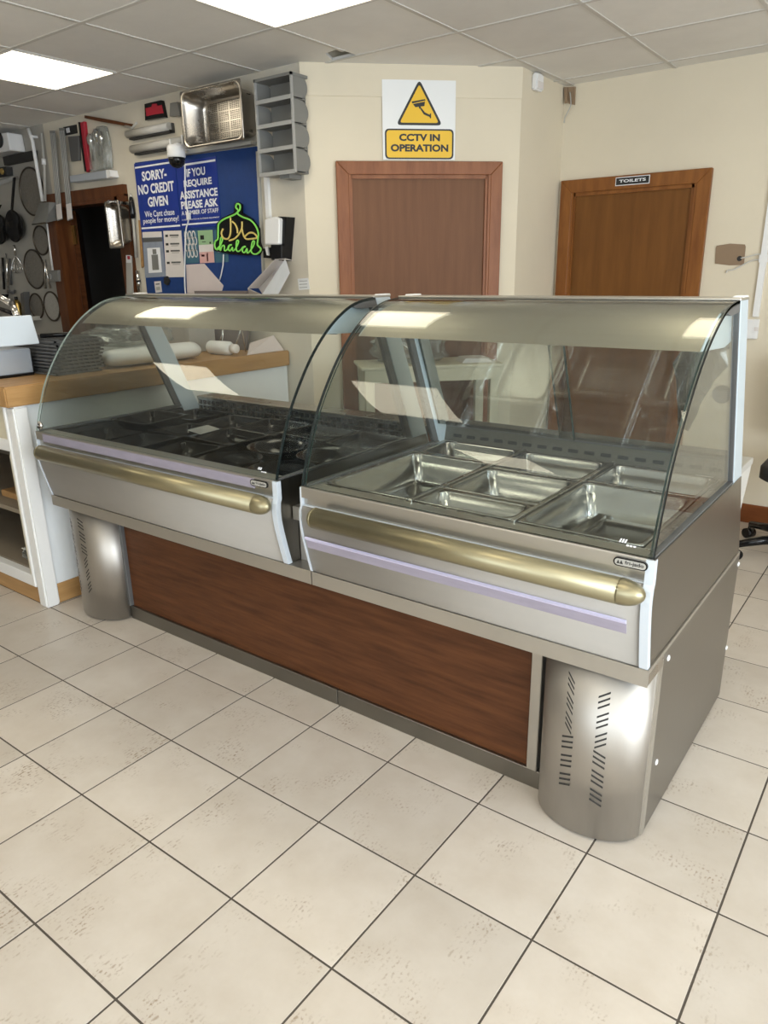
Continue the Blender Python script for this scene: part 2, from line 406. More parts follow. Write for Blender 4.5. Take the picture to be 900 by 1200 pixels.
def window(n, fr, u0, u1, k):
    b = B(fr); w = .05
    b.box((u0, .4, -.07), (u1, .45, -.02)); b.box((u0, 2.4, -.07), (u1, 2.45, -.02))
    for i in range(k+1): u = u0+(u1-u0-w)*i/k; b.box((u, .45, -.07), (u+w, 2.4, -.02))
    o = struct('window_%d' % n, b, 'white_frame')
    for i in range(k):
        u = u0+w+(u1-u0-w)*i/k; obj('pane', B(fr).box((u, .45, -.05), (u+(u1-u0-w)/k-w, 2.4, -.045)), 'glass_window', o)
window(1, lambda u, v, w: (u, YF+w, v), 1.8, 5.9, 4)
window(2, lambda u, v, w: (X1-w, u, v), -3.0, .4, 3)
struct('baseboard_back', B().box((2.03, YT-.016, 0), (X1, YT, .115)), 'wood_skirt', bev=.004)
struct('baseboard_diagonal', B(FD).box((1.13, 0, 0), (DL, .115, .016)), 'wood_skirt', bev=.004)
# kitchen behind the doorway
kb = B(); kb.box((-3.3, 3.3, 0), (-.6, 3.4, H)); kb.box((-3.4, YL+.1, 0), (-3.3, 3.4, H)); kb.box((-.7, YL+.1, 0), (-.6, 3.4, H)); kb.box((-3.3, YL+.1, 2.3), (-.6, 3.4, 2.35)); struct('wall_kitchen', kb, 'kitchen_shade')
# ---- doors
def door(n, fr, u0, u1, top, aw, frame, leafm, left=True, right=True):
    """frame proud of the wall, stop and leaf inside it"""
    b = B(fr); b.box((u0+aw+.012, 0, .0), (u1-aw-.012, top-aw-.012, .006)); leaf = struct('door_%d' % n, b, leafm)
    f = B(fr)
    f.slab([(u0, 0, 0), (u0+aw, 0, 0), (u0+aw, top-aw, 0), (u0, top, 0)], (0, 0, .034))
    obj('door_jamb', f, frame, leaf, bev=.003)
    f = B(fr); f.slab([(u1-aw, 0, 0), (u1, 0, 0), (u1, top, 0), (u1-aw, top-aw, 0)], (0, 0, .034)); obj('door_jamb', f, frame, leaf, bev=.003)
    f = B(fr); f.slab([(u0, top, 0), (u0+aw, top-aw, 0), (u1-aw, top-aw, 0), (u1, top, 0)], (0, 0, .034)); obj('door_head', f, frame, leaf, bev=.003)
    for a, c in ((u0+aw, u0+aw+.02), (u1-aw-.028, u1-aw)):
        f = B(fr); f.box((a, 0, 0), (c, top-aw, .02)); f.box((a if a < (u0+u1)/2 else c-.012, 0, .02), (a+.012 if a < (u0+u1)/2 else c, top-aw, .03)); obj('door_stop', f, frame, leaf)
    f = B(fr); f.box((u0+aw, top-aw-.02, 0), (u1-aw, top-aw, .02)); obj('door_stop', f, frame, leaf)
    return leaf
d1 = door(1, FD, .175, 1.118, 2.065, .068, 'wood_frame', 'wood_door')
d2 = door(2, FT, 1.078, 1.972, 2.008, .075, 'wood_frame_orange', 'wood_door_toilet')
# kitchen doorway: jambs, head, open leaf with brass hinge
b = B(FL); b.box((jd0-.085, 0, 0), (jd0, jdt+.07, .03)); b.box((jd0, 0, -.1), (jd0+.03, jdt, .03)); d3 = struct('door_3', b, 'wood_jamb')
b = B(FL); b.box((jd0-.085, jdt, 0), (jd1+.085, jdt+.07, .032)); b.box((jd0, jdt-.03, -.1), (jd1, jdt, .03)); obj('door_head', b, 'wood_jamb', d3)
b = B(FL); b.box((jd1, 0, 0), (jd1+.085, jdt+.01, .03)); b.box((jd1-.03, 0, -.1), (jd1, jdt, .03)); obj('door_jamb', b, 'wood_jamb', d3)
b = B(); b.slab([(jd0+.031, YL+.101, .02), (jd0+.085, YL+.112, .02), (jd0-.50, YL+.52, .02), (jd0-.56, YL+.48, .02)], (0, 0, jdt-.06)); lf = obj('open_leaf', b, 'wood_panel', d3)
hz = pl(91, 262)[1]; hz2 = pl(91, 285)[1]
b = B(FL); b.box((jd0+.028, hz2, -.104), (jd0+.07, hz, -.094)); obj('hinge', b, 'brass', d3)
# ================================================================== CEILING LIGHTS
rows = ['row above the display cases', 'middle row', 'row by the shop window']
cols = ['furthest left', 'before the kitchen doorway', 'before the CCTV sign', 'beyond the hot case', 'furthest right']
for (i, j) in sorted(lights):
    x, y = CXO+i*CX, CYO+j*CY
    if x > X1-.3: continue
    t = thing('ceiling_light', (x+CX/2, y+CY/2, H-.02), 'lit ceiling panel %s, %s' % (cols[(i-1)//3+2], rows[-j//3]), 'light', 'square ceiling light panels')
    obj('diffuser', B().box((x+.012, y+.012, H-.006), (x+CX-.012, y+CY-.012, H+.004)), 'panel_light', t)
    f = B()
    for a, c in (((x, y), (x+CX, y+.013)), ((x, y+CY-.013), (x+CX, y+CY)), ((x, y+.013), (x+.013, y+CY-.013)), ((x+CX-.013, y+.013), (x+CX, y+CY-.013))): f.box((*a, H-.010), (*c, H+.02))
    obj('light_frame', f, 'white_frame', t)
# ================================================================== DISPLAY CASES
GP = [Vector((0, y, z)) for y, z in [(-.001, .866), (.004, .89), (.030, .968), (.071, 1.066), (.133, 1.164), (.201, 1.248), (.281, 1.319), (.368, 1.370), (.445, 1.393), (.53, 1.401)]]
GC = spline(GP, 4)
def offs(C, d):
    out = []
    for i in range(len(C)):
        t = (C[min(i+1, len(C)-1)]-C[max(i-1, 0)]).normalized(); n = Vector((0, -t.z, t.y)); out.append(C[i]-n*d)
    return out
POSTF = lambda z: .536+(1.383-z)*.415     # front edge of rear post
POSTR = lambda z: .612+(1.403-z)*.447     # rear edge
FASC = [(-.003, .803), (-.009, .79), (-.011, .762), (-.009, .735), (-.003, .70), (.006, .66), (.017, .615), (.027, .578), (.029, .574)]
def case(x0, x1, hot):
    if hot: t = thing('display_case', ((x0+x1)/2, .5, .575), 'right hot display case with curved glass over empty steel pans', 'display case', 'curved glass display cases')
    else: t = thing('display_case', ((x0+x1)/2, .5, .575), 'left display case with curved glass over black plastic trays', 'display case', 'curved glass display cases')
    # lip rail, recess, fascia
    b = B(); b.extr_x([(-.004, .864), (-.006, .860), (-.006, .830), (.006, .827), (.006, .806), (.05, .806), (.05, .864)], x0+.004, x1-.018); obj('lip_rail', b, 'lip_metal', t)
    b = B(); b.extr_x(FASC+[(.06, .574), (.06, .803)], x0+.004, x1-.018, sm=True); obj('fascia_panel', b, 'fascia', t)
    b = B(); b.extr_x([(-.0045, .8035), (-.0045, .8065), (.02, .8065), (.02, .8035)], x0+.004, x1-.018); obj('fascia_bead', b, 'edge_white', t)
    if hot:
        b = B(); b.extr_x([(-.006, .704), (-.012, .700), (-.008, .694), (.004, .692)], x0+.012, x1-.05); obj('light_strip', b, 'light_strip', t)
        b = B(); b.extr_x([(-.004, .692), (.0035, .664), (.012, .664), (.004, .692)], x0+.012, x1-.05); obj('film_strip', b, 'lavender_film', t)
    else:
        b = B(); b.extr_x([(-.0085, .858), (-.0085, .826), (-.004, .826), (-.004, .858)], x0+.06, x1-.10); obj('film_strip', b, 'lavender_film', t)
    # bumper rail
    bx0, bx1 = x0+.035, x1+.004
    b = B(); b.tube([(bx0+.05, -.038, .787), (bx1-.062, -.038, .787)], .0315, 24); rail = obj('bumper_rail', b, 'gold_rail', t)
    for xa, sg in ((bx0+.05, -1), (bx1-.062, 1)):
        b = B(); pr = [(.0318*math.cos(a), .055*(.35 if sg < 0 else 1)*math.sin(a)*sg) for a in [k*PI/2/6*.98 for k in range(7)]]
        b.lathe((xa, -.038, .787), [(.0318, -sg*.004)]+pr, 20, axis='x'); obj('rail_end_cap', b, 'gold_rail', rail)
    for k in range(3):
        xb = bx0+.15+(bx1-bx0-.3)*k/2; obj('rail_bracket', B().box((xb-.01, -.03, .775), (xb+.01, .0, .797)), 'dark_grey', rail)
    # end panels (lower) with pale front edging
    for xa, xb in ((x0-.0, x0+.004), (x1-.018, x1)):
        yz = [(-.001, .864)]+[(y+.003, z) for y, z in FASC]+[(.98, .574), (POSTR(.70), .70), (POSTR(.864)-.01, .864)]
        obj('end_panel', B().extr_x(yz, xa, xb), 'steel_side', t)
        fr = [(-.006, .862)]+[(y-.004, z) for y, z in FASC]; bk = [(y+.016, z) for y, z in FASC[::-1]]+[(.012, .862)]
        obj('edge_trim', B().extr_x(fr+bk, xa-.001, xb+.0012), 'edge_white', t)
    # glazing
    go = GC; gi = offs(GC, .006)
    b = B(); n_ = len(go); xa, xb = x0+.004, x1-.004
    for C_, rv in ((go, 1), (gi, 0)):
        fs = [(2*i, 2*i+1, 2*i+3, 2*i+2)[::1 if rv else -1] for i in range(n_-1)]
        b.add([q_ for p in C_ for q_ in ((xa, p.y, p.z), (xb, p.y, p.z))], fs, 0, True)
    for xe, rv in ((xa, 1), (xb, -1)): b.add([q_ for p, p2 in zip(go, gi) for q_ in ((xe, p.y, p.z), (xe, p2.y, p2.z))], [(2*i, 2*i+2, 2*i+3, 2*i+1)[::rv] for i in range(n_-1)], 1, False)
    b.add([(xa, go[0].y, go[0].z), (xb, go[0].y, go[0].z), (xb, gi[0].y, gi[0].z), (xa, gi[0].y, gi[0].z)], [(3, 2, 1, 0)], 1)
    b.add([(xa, go[-1].y, go[-1].z), (xb, go[-1].y, go[-1].z), (xb, gi[-1].y, gi[-1].z), (xa, gi[-1].y, gi[-1].z)], [(0, 1, 2, 3)], 1)
    b.norecalc = True
    fg = obj('front_glass', b, ['glass_front', 'glass_edge_light' if not hot else 'glass_edge'], t)
    for xa in ((x0+.004, x1-.0065) if hot else (x1-.0065,)):
        b = B(); b.slab([(xa, p.y, p.z) for p in offs(GC, -.0012)+offs(GC, .0085)[::-1]], (.0025, 0, 0)); obj('glass_seal', b, 'black_glass_seal', fg)
    for xa in (x0+.010, x1-.016):
        pts = [(xa, p.y, p.z) for p in offs(GC, .008) if p.z > .868 and p.y < .50]; pts = [(xa, .008, .866)]+pts+[(xa, POSTF(1.385), 1.385), (xa, POSTF(.866)-.002, .866)]
        obj('end_glass', B().slab(pts, (.005, 0, 0), m=0, ms=1), ['glass_end', 'glass_edge'], t)
        obj('end_sill', B().box((xa-.004, .01, .860), (xa+.012, POSTF(.866), .869)), 'dark_grey', t)
        # rear post
        a = x0+.002 if xa < (x0+x1)/2 else x1-.022
        obj('rear_post', B().extr_x([(POSTF(1.402), 1.402), (POSTF(.60), .60), (POSTR(.60), .60), (POSTR(1.402), 1.402)], a, a+.02), 'frame_blue', t, bev=.002)
        sw = .008 if (hot and a > 2) else .030
        obj('post_seal', B().extr_x([(POSTF(1.38)-sw, 1.38), (POSTF(.87)-sw, .87), (POSTF(.87), .87), (POSTF(1.38), 1.38)], a+.001, a+.017), 'dark_grey', t)
        obj('top_arm', B().extr_x([(.40, 1.375), (.46, 1.389), (POSTF(1.40)+.01, 1.396), (POSTF(1.37)+.02, 1.372), (.45, 1.366)], a+.002, a+.018), 'dark_grey', t)
    # canopy light housing just behind the glass, top plate
    ci = [(p.y, p.z) for p in offs(GC, .012) if p.y > .262]
    b = B(); b.extr_x([(.268, 1.294)]+ci+[(.60, 1.392), (.60, 1.30), (.50, 1.284)], x0+.028, x1-.024, sm=False)
    obj('canopy', b, 'canopy_metal', t)
    for xe in (x0+.026, x1-.0238): obj('canopy_end', B().extr_x([(.268, 1.294)]+ci+[(.60, 1.392), (.60, 1.30), (.50, 1.284)], xe, xe+.0018), 'frame_pale', t)
    obj('top_plate', B().box((x0+.002, .515, 1.3995), (x1, .615, 1.4065)), 'lip_metal', t, bev=.002)
    for xa in (x0+.002, x1-.03): obj('plate_end_cap', B().box((xa, .555, 1.399), (xa+.028, .618, 1.4105)), 'white_plastic', t, bev=.003)
    obj('canopy_tube', B().tube([(x0+.1, .43, 1.289), (x1-.1, .43, 1.289)], .011, 10), 'white_plastic', t)
    # well and deck
    if hot:
        b = B(); b.box((x0+.006, .055, .60), (x0+.03, .80, .85)); b.box((x1-.036, .055, .60), (x1-.02, .80, .85)); b.box((x0+.03, .055, .60), (x1-.036, .07, .85)); b.box((x0+.03, .785, .60), (x1-.036, .80, .85)); b.box((x0+.03, .07, .60), (x1-.036, .785, .62))
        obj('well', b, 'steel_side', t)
        b = B(); b.box((x0+.006, .0, .852), (x1-.02, .060, .8635)); b.box((x0+.006, .772, .852), (x1-.02, .80, .8635)); b.box((x0+.006, .06, .852), (1.709, .772, .8635)); b.box((2.691, .06, .852), (x1-.02, .772, .8635))
        obj('deck', b, 'steel', t, bev=.001)
        for xd in (2.034, 2.356):
            obj('divider_bar', B().box((xd-.006, .052, .860), (xd+.006, .78, .872)), 'steel', t, bev=.002)
        for xa, xb, yd in ((1.71, 2.028, .556), (2.04, 2.35, .213), (2.04, 2.35, .505), (2.362, 2.69, .520)):
            obj('cross_bar', B().box((xa, yd-.006, .858), (xb, yd+.006, .866)), 'steel', t)
        # slotted rear strip and ledge
        b = B(); b.extr_x([(.786, .862), (.800, .918), (.87, .922), (.87, .862)], x0+.022, x1-.022); rs = obj('rear_strip', b, 'strip_dark', t)
        for k in range(17):
            xa = x0+.06+k*.058
            obj('slot', B().slab([(xa, .7898, .880), (xa+.036, .7898, .880), (xa+.036, .7928, .892), (xa, .7928, .892)], (0, .002, 0)), 'black_matt', rs)
        obj('rear_ledge', B().extr_x([(.80, .916), (.795, .934), (.86, .936), (.87, .918)], x0+.022, x1-.022), 'dark_grey', t)
        # sliding rear doors, leaning with the posts
        xm = (x0+x1)/2
        for k, (xa, xb) in enumerate(((x0+.024, xm+.03), (xm-.03, x1-.024))):
            o1 = .018+.012*k
            P = [(POSTF(.936)+o1, .936), (POSTF(1.35)+o1, 1.35), (POSTF(1.35)+o1+.005, 1.35), (POSTF(.936)+o1+.005, .936)]
            dr = obj('sliding_door', B().extr_x(P, xa, xb, 0), 'glass_rear', t)
            for xs in (xa, xb-.004):
                obj('door_edge', B().extr_x([(P[0][0]-.001, P[0][1]), (P[1][0]-.001, P[1][1]), (P[2][0]+.001, P[2][1]), (P[3][0]+.001, P[3][1])], xs, xs+.004), 'glass_edge', dr)
    else:
        b = B(); b.box((x0+.006, .055, .60), (x0+.02, .86, .85)); b.box((x1-.034, .055, .60), (x1-.02, .86, .85)); b.box((x0+.02, .055, .60), (x1-.034, .07, .85)); b.box((x0+.02, .845, .60), (x1-.034, .86, .82)); b.box((x0+.02, .07, .60), (x1-.034, .845, .765))
        obj('well', b, 'black_matt', t)
        obj('deck', B().box((x0+.006, .0, .852), (x1-.02, .056, .8635)), 'lip_metal', t)
        # rear air grille: dark box with bars, pale ledge above
        b = B(); b.box((x0+.024, .862, .80), (x1-.024, .895, .886)); gr = obj('rear_grille', b, 'black_matt', t)
        obj('grille_ledge', B().box((x0+.024, .848, .886), (x1-.024, .96, .899)), 'steel_warm', t, bev=.002)
        for zz in (.80, .826, .852, .880): obj('grille_bar', B().box((x0+.024, .852, zz), (x1-.024, .862, zz+.006)), 'steel', gr)
        n = 44
        for k in range(n):
            xa = x0+.03+(x1-x0-.065)*k/(n-1); obj('grille_bar', B().box((xa-.003, .853, .80), (xa+.003, .861, .886)), 'steel', gr)
        obj('rear_strip', B().box((x0+.022, .835, .77), (x1-.022, .862, .80)), 'lip_metal', t)
    # maker's badge on the lip rail
    bx, bz = (x1-.052, .846) if hot else (x1-.075, .846)
    def oval(b, lx, lz, y0, y1, m=0):
        P = [(bx+p[0], y0, bz+p[1]) for p in rrect(0, 0, lx, lz, lz/2-.0005, 0, 6)]; b.slab(P, (0, y1-y0, 0), m)
    b = B(); oval(b, .078, .021, -.0115, -.004); bd = obj('badge', b, 'black_plastic', t)
    b = B(); oval(b, .071, .0155, -.0122, -.011); obj('badge_face', b, 'grey_pale', bd)
    FB = lambda u, v, w: (u, -w, v)
    text('lettering', 'fri-jado', FB, bx-.012, bx+.031, bz-.0055, bz+.006, .0128, 'black_print', bd, .02)
    b = B(FB); slab_w(b, [(bx-.031, bz-.004), (bx-.024, bz-.004), (bx-.0275, bz+.005)], .0122, .0128); slab_w(b, [(bx-.024, bz-.004), (bx-.016, bz-.004), (bx-.020, bz+.005)], .0122, .0128); obj('logo', b, 'black_print', bd)
    # small white maker's mark printed on the glass corner
    b = B(); cx = x1-.085
    def gpt(x, s):
        y = .002+(s-.89)*.33; return (x, y-.0035, s)
    for k in range(3): b.slab([gpt(cx+k*.006, .890), gpt(cx+k*.006+.0035, .890), gpt(cx+k*.006+.0065, .898), gpt(cx+k*.006+.003, .898)], (0, -.0006, 0))
    for k in range(3): b.slab([gpt(cx+.018+k*.008, .884), gpt(cx+.0235+k*.008, .884), gpt(cx+.0235+k*.008, .8875), gpt(cx+.018+k*.008, .8875)], (0, -.0006, 0))
    obj('glass_mark', b, 'white_print', fg)
    return t
cold = case(.135, 1.565, False)
hot = case(1.665, 2.737, True)
# round emblem clamp at the left case's glass corner
b = B(); b.lathe((.182, -.006, .893), [(.016, .006), (.017, 0), (.015, -.004), (.0, -.0045)], 24, axis='y'); em = obj('glass_clamp', b, 'chrome', cold)
b = B(); b.slab([(.168, -.0112, .889), (.196, -.0112, .889), (.194, -.0112, .884), (.188, -.0112, .880), (.176, -.0112, .880), (.170, -.0112, .884)], (0, .001, 0)); b.slab([(.176, -.0112, .896), (.188, -.0112, .896), (.186, -.0112, .902), (.178, -.0112, .902)], (0, .001, 0)); obj('emblem', b, 'black_print', em)
# round mark on the rear glass near the right end
zq = 1.13; P = on_y(846, 462, POSTF(zq)+.024)
b = B(); b.lathe((P.x, POSTF(P.z)+.027, P.z), [(.026, 0), (.026, -.0012)], 20, axis='y'); obj('round_sticker', b, 'sticker_grey', hot)
# ================================================================== COUNTER BASE
cb = thing('serving_counter', (1.43, .55, 0), 'long low counter base with mahogany front panel and round steel leg covers', 'counter base')
for xa, xb in ((.415, 1.640), (1.643, 2.436)): obj('plinth', B().box((xa, .155, 0), (xb, .20, .062)), 'steel_side', cb, bev=.002)
obj('front_panel', B().box((.425, .168, .055), (2.385, .19, .53)), 'wood_panel', cb)
obj('panel_frame', B().box((2.385, .150, .063), (2.418, .20, .53)), 'lip_metal', cb, bev=.002)
obj('panel_frame', B().box((.408, .150, .063), (.426, .20, .53)), 'dark_grey', cb, bev=.002)
for xa, xb in ((.125, 1.663), (1.667, 2.741)):
    b = B(); b.extr_x([(.026, .526), (.026, .572), (.98, .572), (.98, .56), (.032, .56), (.032, .526)], xa, xb); sp = obj('shelf_plate', b, 'lip_metal', cb)
    obj('end_lip', B().box((xb-.006, .032, .528), (xb, .15, .56)), 'steel_warm', cb)
def leg(xc, cols_):
    a, bb = .150, .106
    path = [(xc+a*math.cos(PI+PI*k/28), .152+bb*math.sin(PI+PI*k/28)) for k in range(29)]
    path = [(path[0][0], .20)]+path+[(path[-1][0], .165)]
    inn = [(xc+(x-xc)*.975, .152+(y-.152)*.965) for x, y in path]
    b = B()
    P = [(x, y, .008) for x, y in path]+[(x, y, .008) for x, y in inn[::-1]]
    b.slab(P, (0, 0, .52), sm=True)
    lg = obj('leg_cover', b, 'steel_leg', cb)
    b = B()
    for (th, pat) in cols_:
        for k, (z, sl) in enumerate(pat):
            hw = .0155
            q = []
            for s_ in (-1, 1):
                for dz in (-.0029, .0029):
                    ang = th+s_*hw/ .125*math.cos(sl); zz = z+s_*hw*math.sin(sl)+dz
                    q.append((ang, zz))
            order = [q[0], q[2], q[3], q[1]]
            P3 = lambda e: [(xc+(a+e)*math.cos(t_), .152+(bb+e)*math.sin(t_), zz) for t_, zz in order]
            o_, i_ = P3(.0008), P3(-.002)
            b.add(o_+i_, [(0, 1, 2, 3), (7, 6, 5, 4), (0, 4, 5, 1), (1, 5, 6, 2), (2, 6, 7, 3), (3, 7, 4, 0)])
    vs_ = obj('vent_slots', b, 'black_matt', lg); vs_['kind'] = 'stuff'
def pat(z0, groups):
    out = []; z = z0
    for sl, n in groups:
        for g_ in range(n):
            for k in range(3): out.append((z, sl)); z -= .0165
            z -= .010
    return out
leg(2.585, [(PI+1.30, pat(.475, [(-1.0, 3), (.42, 3)])), (PI+1.90, pat(.455, [(.66, 3), (-.5, 3)]))])
leg(.262, [(PI+1.74, pat(.475, [(-.5, 3), (.9, 3)])), (PI+1.12, pat(.455, [(-.5, 3), (.9, 3)]))])
for xa in (2.722, .112):
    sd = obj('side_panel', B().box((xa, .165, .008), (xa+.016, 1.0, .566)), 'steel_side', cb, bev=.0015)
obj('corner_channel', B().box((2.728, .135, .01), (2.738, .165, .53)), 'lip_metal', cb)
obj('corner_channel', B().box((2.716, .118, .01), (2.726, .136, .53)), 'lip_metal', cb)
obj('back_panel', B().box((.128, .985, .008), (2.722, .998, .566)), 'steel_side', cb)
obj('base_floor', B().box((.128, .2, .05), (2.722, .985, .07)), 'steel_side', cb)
for px_, py_ in ((783, 771), (769, 893), (865, 661), (851, 759)):
    p = on_x(px_, py_, 2.738); b = B(); b.lathe((2.737, p.y, p.z), [(.0085, 0), (.0085, .003), (.005, .005)], 12, axis='x'); obj('screw_cap', b, 'white_plastic', cb)
# bridge between the two cases
obj('bridge_panel', B().box((1.568, .085, .573), (1.662, .095, .725)), 'fascia', cb)
obj('bridge_lip', B().box((1.568, .055, .722), (1.662, .90, .768)), 'lip_metal', cb, bev=.002)
# rear shelf with bracket behind the hot case
rs = thing('rear_shelf', (2.3, 1.11, .81), 'narrow pale fold-up shelf hung behind the hot display case', 'shelf')
obj('shelf_board', B().box((1.70, 1.004, .815), (2.70, 1.225, .84)), 'grey_pale', rs, bev=.003)
for xa in (1.75, 2.68): obj('shelf_bracket', B().extr_x([(1.004, .815), (1.215, .815), (1.205, .79), (1.02, .48), (1.004, .48)], xa, xa+.018), 'roll_grey', rs)
# ================================================================== PANS IN THE HOT CASE
def gn_pan(name, label, x0, x1, y0, y1, depth, matn='steel_pan', z=.867, cat='pan', group='steel gastronorm pans', r=.028, fl=.010, lean=.012, tilt=0, roll=0):
    lx, ly = x1-x0, y1-y0
    L = [rrect(0, 0, lx-.002, ly-.002, .008, -.004), rrect(0, 0, lx, ly, .009, 0), rrect(0, 0, lx-2*fl, ly-2*fl, r, 0), rrect(0, 0, lx-2*fl-.005, ly-2*fl-.005, r, -.004),
         rrect(0, 0, lx-2*fl-.008, ly-2*fl-.008, r, -.026), rrect(0, 0, lx-2*fl-.018, ly-2*fl-.018, r, -.030), rrect(0, 0, lx-2*fl-.018-2*lean, ly-2*fl-.018-2*lean, r, -depth+.014), rrect(0, 0, lx-2*fl-.026-2*lean, ly-2*fl-.026-2*lean, r*.9, -depth+.004), rrect(0, 0, lx-2*fl-.05-2*lean, ly-2*fl-.05-2*lean, r*.7, -depth)]
    b = B(); b.loft(L, 0, True, False, True)
    o = obj(name, b, matn, origin=(0, 0, 0)); o.location = ((x0+x1)/2, (y0+y1)/2, z); o.rotation_euler = (tilt, roll, 0)
    md = o.modifiers.new('thickness', 'SOLIDIFY'); md.thickness = .0014; md.offset = -1
    WL[o.name] = Vector(o.location)
    return tag(o, label, cat, group)
gn_pan('gastronorm_pan', 'large empty steel pan at the left end of the hot case', 1.712, 2.027, .062, .549, .10)
gn_pan('gastronorm_pan', 'small steel pan behind the large left pan of the hot case', 1.712, 2.027, .563, .768, .095)
gn_pan('gastronorm_pan', 'shallow steel pan nearest the front in the middle column of the hot case', 2.041, 2.349, .062, .206, .095)
gn_pan('gastronorm_pan', 'steel pan in the centre of the middle column of the hot case', 2.041, 2.349, .220, .498, .10)
gn_pan('gastronorm_pan', 'steel pan at the back of the middle column, by the slotted strip', 2.041, 2.349, .512, .768, .10)
gn_pan('gastronorm_pan', 'large steel pan at the right end holding a loose steel bar', 2.363, 2.689, .062, .513, .105)
gn_pan('gastronorm_pan', 'small steel pan behind the pan with the steel bar', 2.363, 2.689, .527, .768, .095)
b = B(); a0 = Vector((2.425, .10, .785)); 
b.box((2.432, .135, 0.7645), (2.462, .455, 0.7820)); b.box((2.435, .135, 0.7820), (2.459, .455, 0.7940)); b.box((2.430, .13, 0.7645), (2.464, .14, 0.7980))
tag(obj('steel_bar', b, 'steel_pan', bev=.002), 'loose square steel bar lying in the right large pan', 'bar')
# ================================================================== BLACK TRAYS IN THE LEFT CASE
rnd = random.Random(3)
cn = ['at the far left end', 'second column from the left', 'middle column', 'second column from the right', 'at the right end']
rn = ['front row', 'middle row', 'back row']
for r_ in range(3):
    for c_ in range(5):
        xa = .175+c_*.268; ya = .075+r_*.255
        zz = .838+rnd.uniform(-.006, .006)
        if c_ == 0 and r_ == 1: zz = .868
        if (r_, c_) in ((0, 3), (0, 4), (1, 3), (1, 4)): continue
        gn_pan('deli_tray', 'black plastic deli tray in the left case, %s, %s' % (rn[r_], cn[c_]), xa, xa+.256, ya, ya+.244, .058, 'black_plastic', zz, 'tray', 'black deli trays', r=.03, fl=.012, tilt=rnd.uniform(-.05, .05), roll=rnd.uniform(-.05, .05))
for k, (xa, ya) in enumerate(((1.11, .205), (1.378, .205), (1.378, .462), (1.11, .462))):
    b = B(); b.lathe((xa, ya, .812), [(.04, 0), (.06, .004), (.105, .045), (.122, .066), (.125, .066), (.108, .046), (.06, .008), (.0, .006)], 28)
    o = obj('deli_bowl', b, 'black_plastic'); o.location.z = .767
    tag(o, ['round black bowl nearest the glass, left of the bowl in the case corner', 'round black bowl in the front right corner of the left case', 'round black bowl behind the front right bowl of the left case', 'round black bowl at the back left of the four bowls in the left case'][k], 'bowl', 'black deli bowls')
p = on_z(238, 498, .875)
b = B(); b.slab([(p.x-.07, p.y-.03, .85), (p.x+.05, p.y-.06, .85), (p.x+.08, p.y+.02, .862), (p.x-.03, p.y+.05, .862)], (0, 0, .0015)); tag(obj('price_card', b, 'grey_pale'), 'pale card lying on the black trays in the left case', 'card')
# ================================================================== STAFF COUNTER
sc = thing('staff_counter', (-.3, .8, 0), 'white painted staff counter with thick beech worktop and open shelves', 'counter')
WT = 1.043
obj('worktop', B().slab([(.012, -.045, WT-.088), (.012, YL-.004, WT-.088), (-.68, YL-.004, WT-.088), (-.68, .62, WT-.088), (-2.3, .62, WT-.088), (-2.3, -.045, WT-.088)], (0, 0, .088)), 'wood_beech', sc, bev=.006, seg=2)
b = B(); b.box((-.03, .045, .10), (-.012, YL-.01, WT-.09)); obj('end_panel', b, 'paint_cool', sc)
b = B(); b.box((-.062, -.018, 0), (.004, .05, WT-.089)); obj('corner_post', b, 'white_paint', sc, bev=.008, seg=2)
b = B(); b.box((-.082, -.024, .095), (-.062, .02, WT-.089)); obj('post_moulding', b, 'white_paint', sc, bev=.004)
b = B(); b.box((-.024, .05, .004), (-.006, YL-.02, .10)); obj('end_skirting', b, 'wood_beech', sc)
b = B(); b.box((-2.28, -.004, .004), (-.063, .014, .085)); obj('front_skirting', b, 'wood_beech_x', sc)
b = B(); b.box((-2.28, -.012, .085), (-.082, .03, .145)); obj('bottom_rail', b, 'white_paint', sc, bev=.003)
b = B(); b.box((-2.28, -.012, .78), (-.082, .03, WT-.089)); obj('top_rail', b, 'cream_paint', sc, bev=.003)
b = B(); b.box((-2.28, -.016, .745), (-.082, .03, .80)); obj('mid_rail', b, 'white_paint', sc, bev=.003)
b = B(); b.slab([(-.125, -.006, .14), (-.082, -.006, .14), (-.082, -.006, .76), (-.095, -.006, .76), (-.125, -.006, .72)], (0, .03, 0)); obj('stile', b, 'cream_paint', sc)
for zz in (.13, .42): obj('shelf', B().box((-2.26, .03, zz), (-.05, .58, zz+.022)), 'shelf_shade', sc)
obj('back_board', B().box((-2.26, .58, .1), (-.69, .6, WT-.09)), 'shelf_shade', sc)
obj('inner_side', B().box((-.7, .6, .1), (-.68, YL-.02, WT-.09)), 'paint_cool', sc)
obj('left_side', B().box((-2.29, .0, .0), (-2.27, .6, WT-.09)), 'white_paint', sc)
def crumple(name, label, cat, c, sx, sy, sz, matn, seed, n=14, amp=.25, group=None):
    R = random.Random(seed); b = B(); loops = []
    for i in range(n):
        ph = PI*(i+.5)/n; l = []
        for k in range(18):
            th = 2*PI*k/18; q = 1+R.uniform(-amp, amp); x = math.cos(th)*math.sin(ph); y = math.sin(th)*math.sin(ph)
            sg = lambda v: math.copysign(abs(v)**.6, v)
            l.append((c[0]+sx*sg(x)*q, c[1]+sy*sg(y)*q, max(c[2]+.001, c[2]+sz*(1+sg(math.cos(ph))*q))))
        loops.append(l)
    b.loft(loops, 0, False, True, True)
    return tag(obj(name, b, matn), label, cat, group)
crumple('plastic_bag', 'small crumpled plastic bag on the lower shelf of the staff counter', 'bag', (-.30, .12, .154), .06, .05, .025, 'clear_plastic', 5)
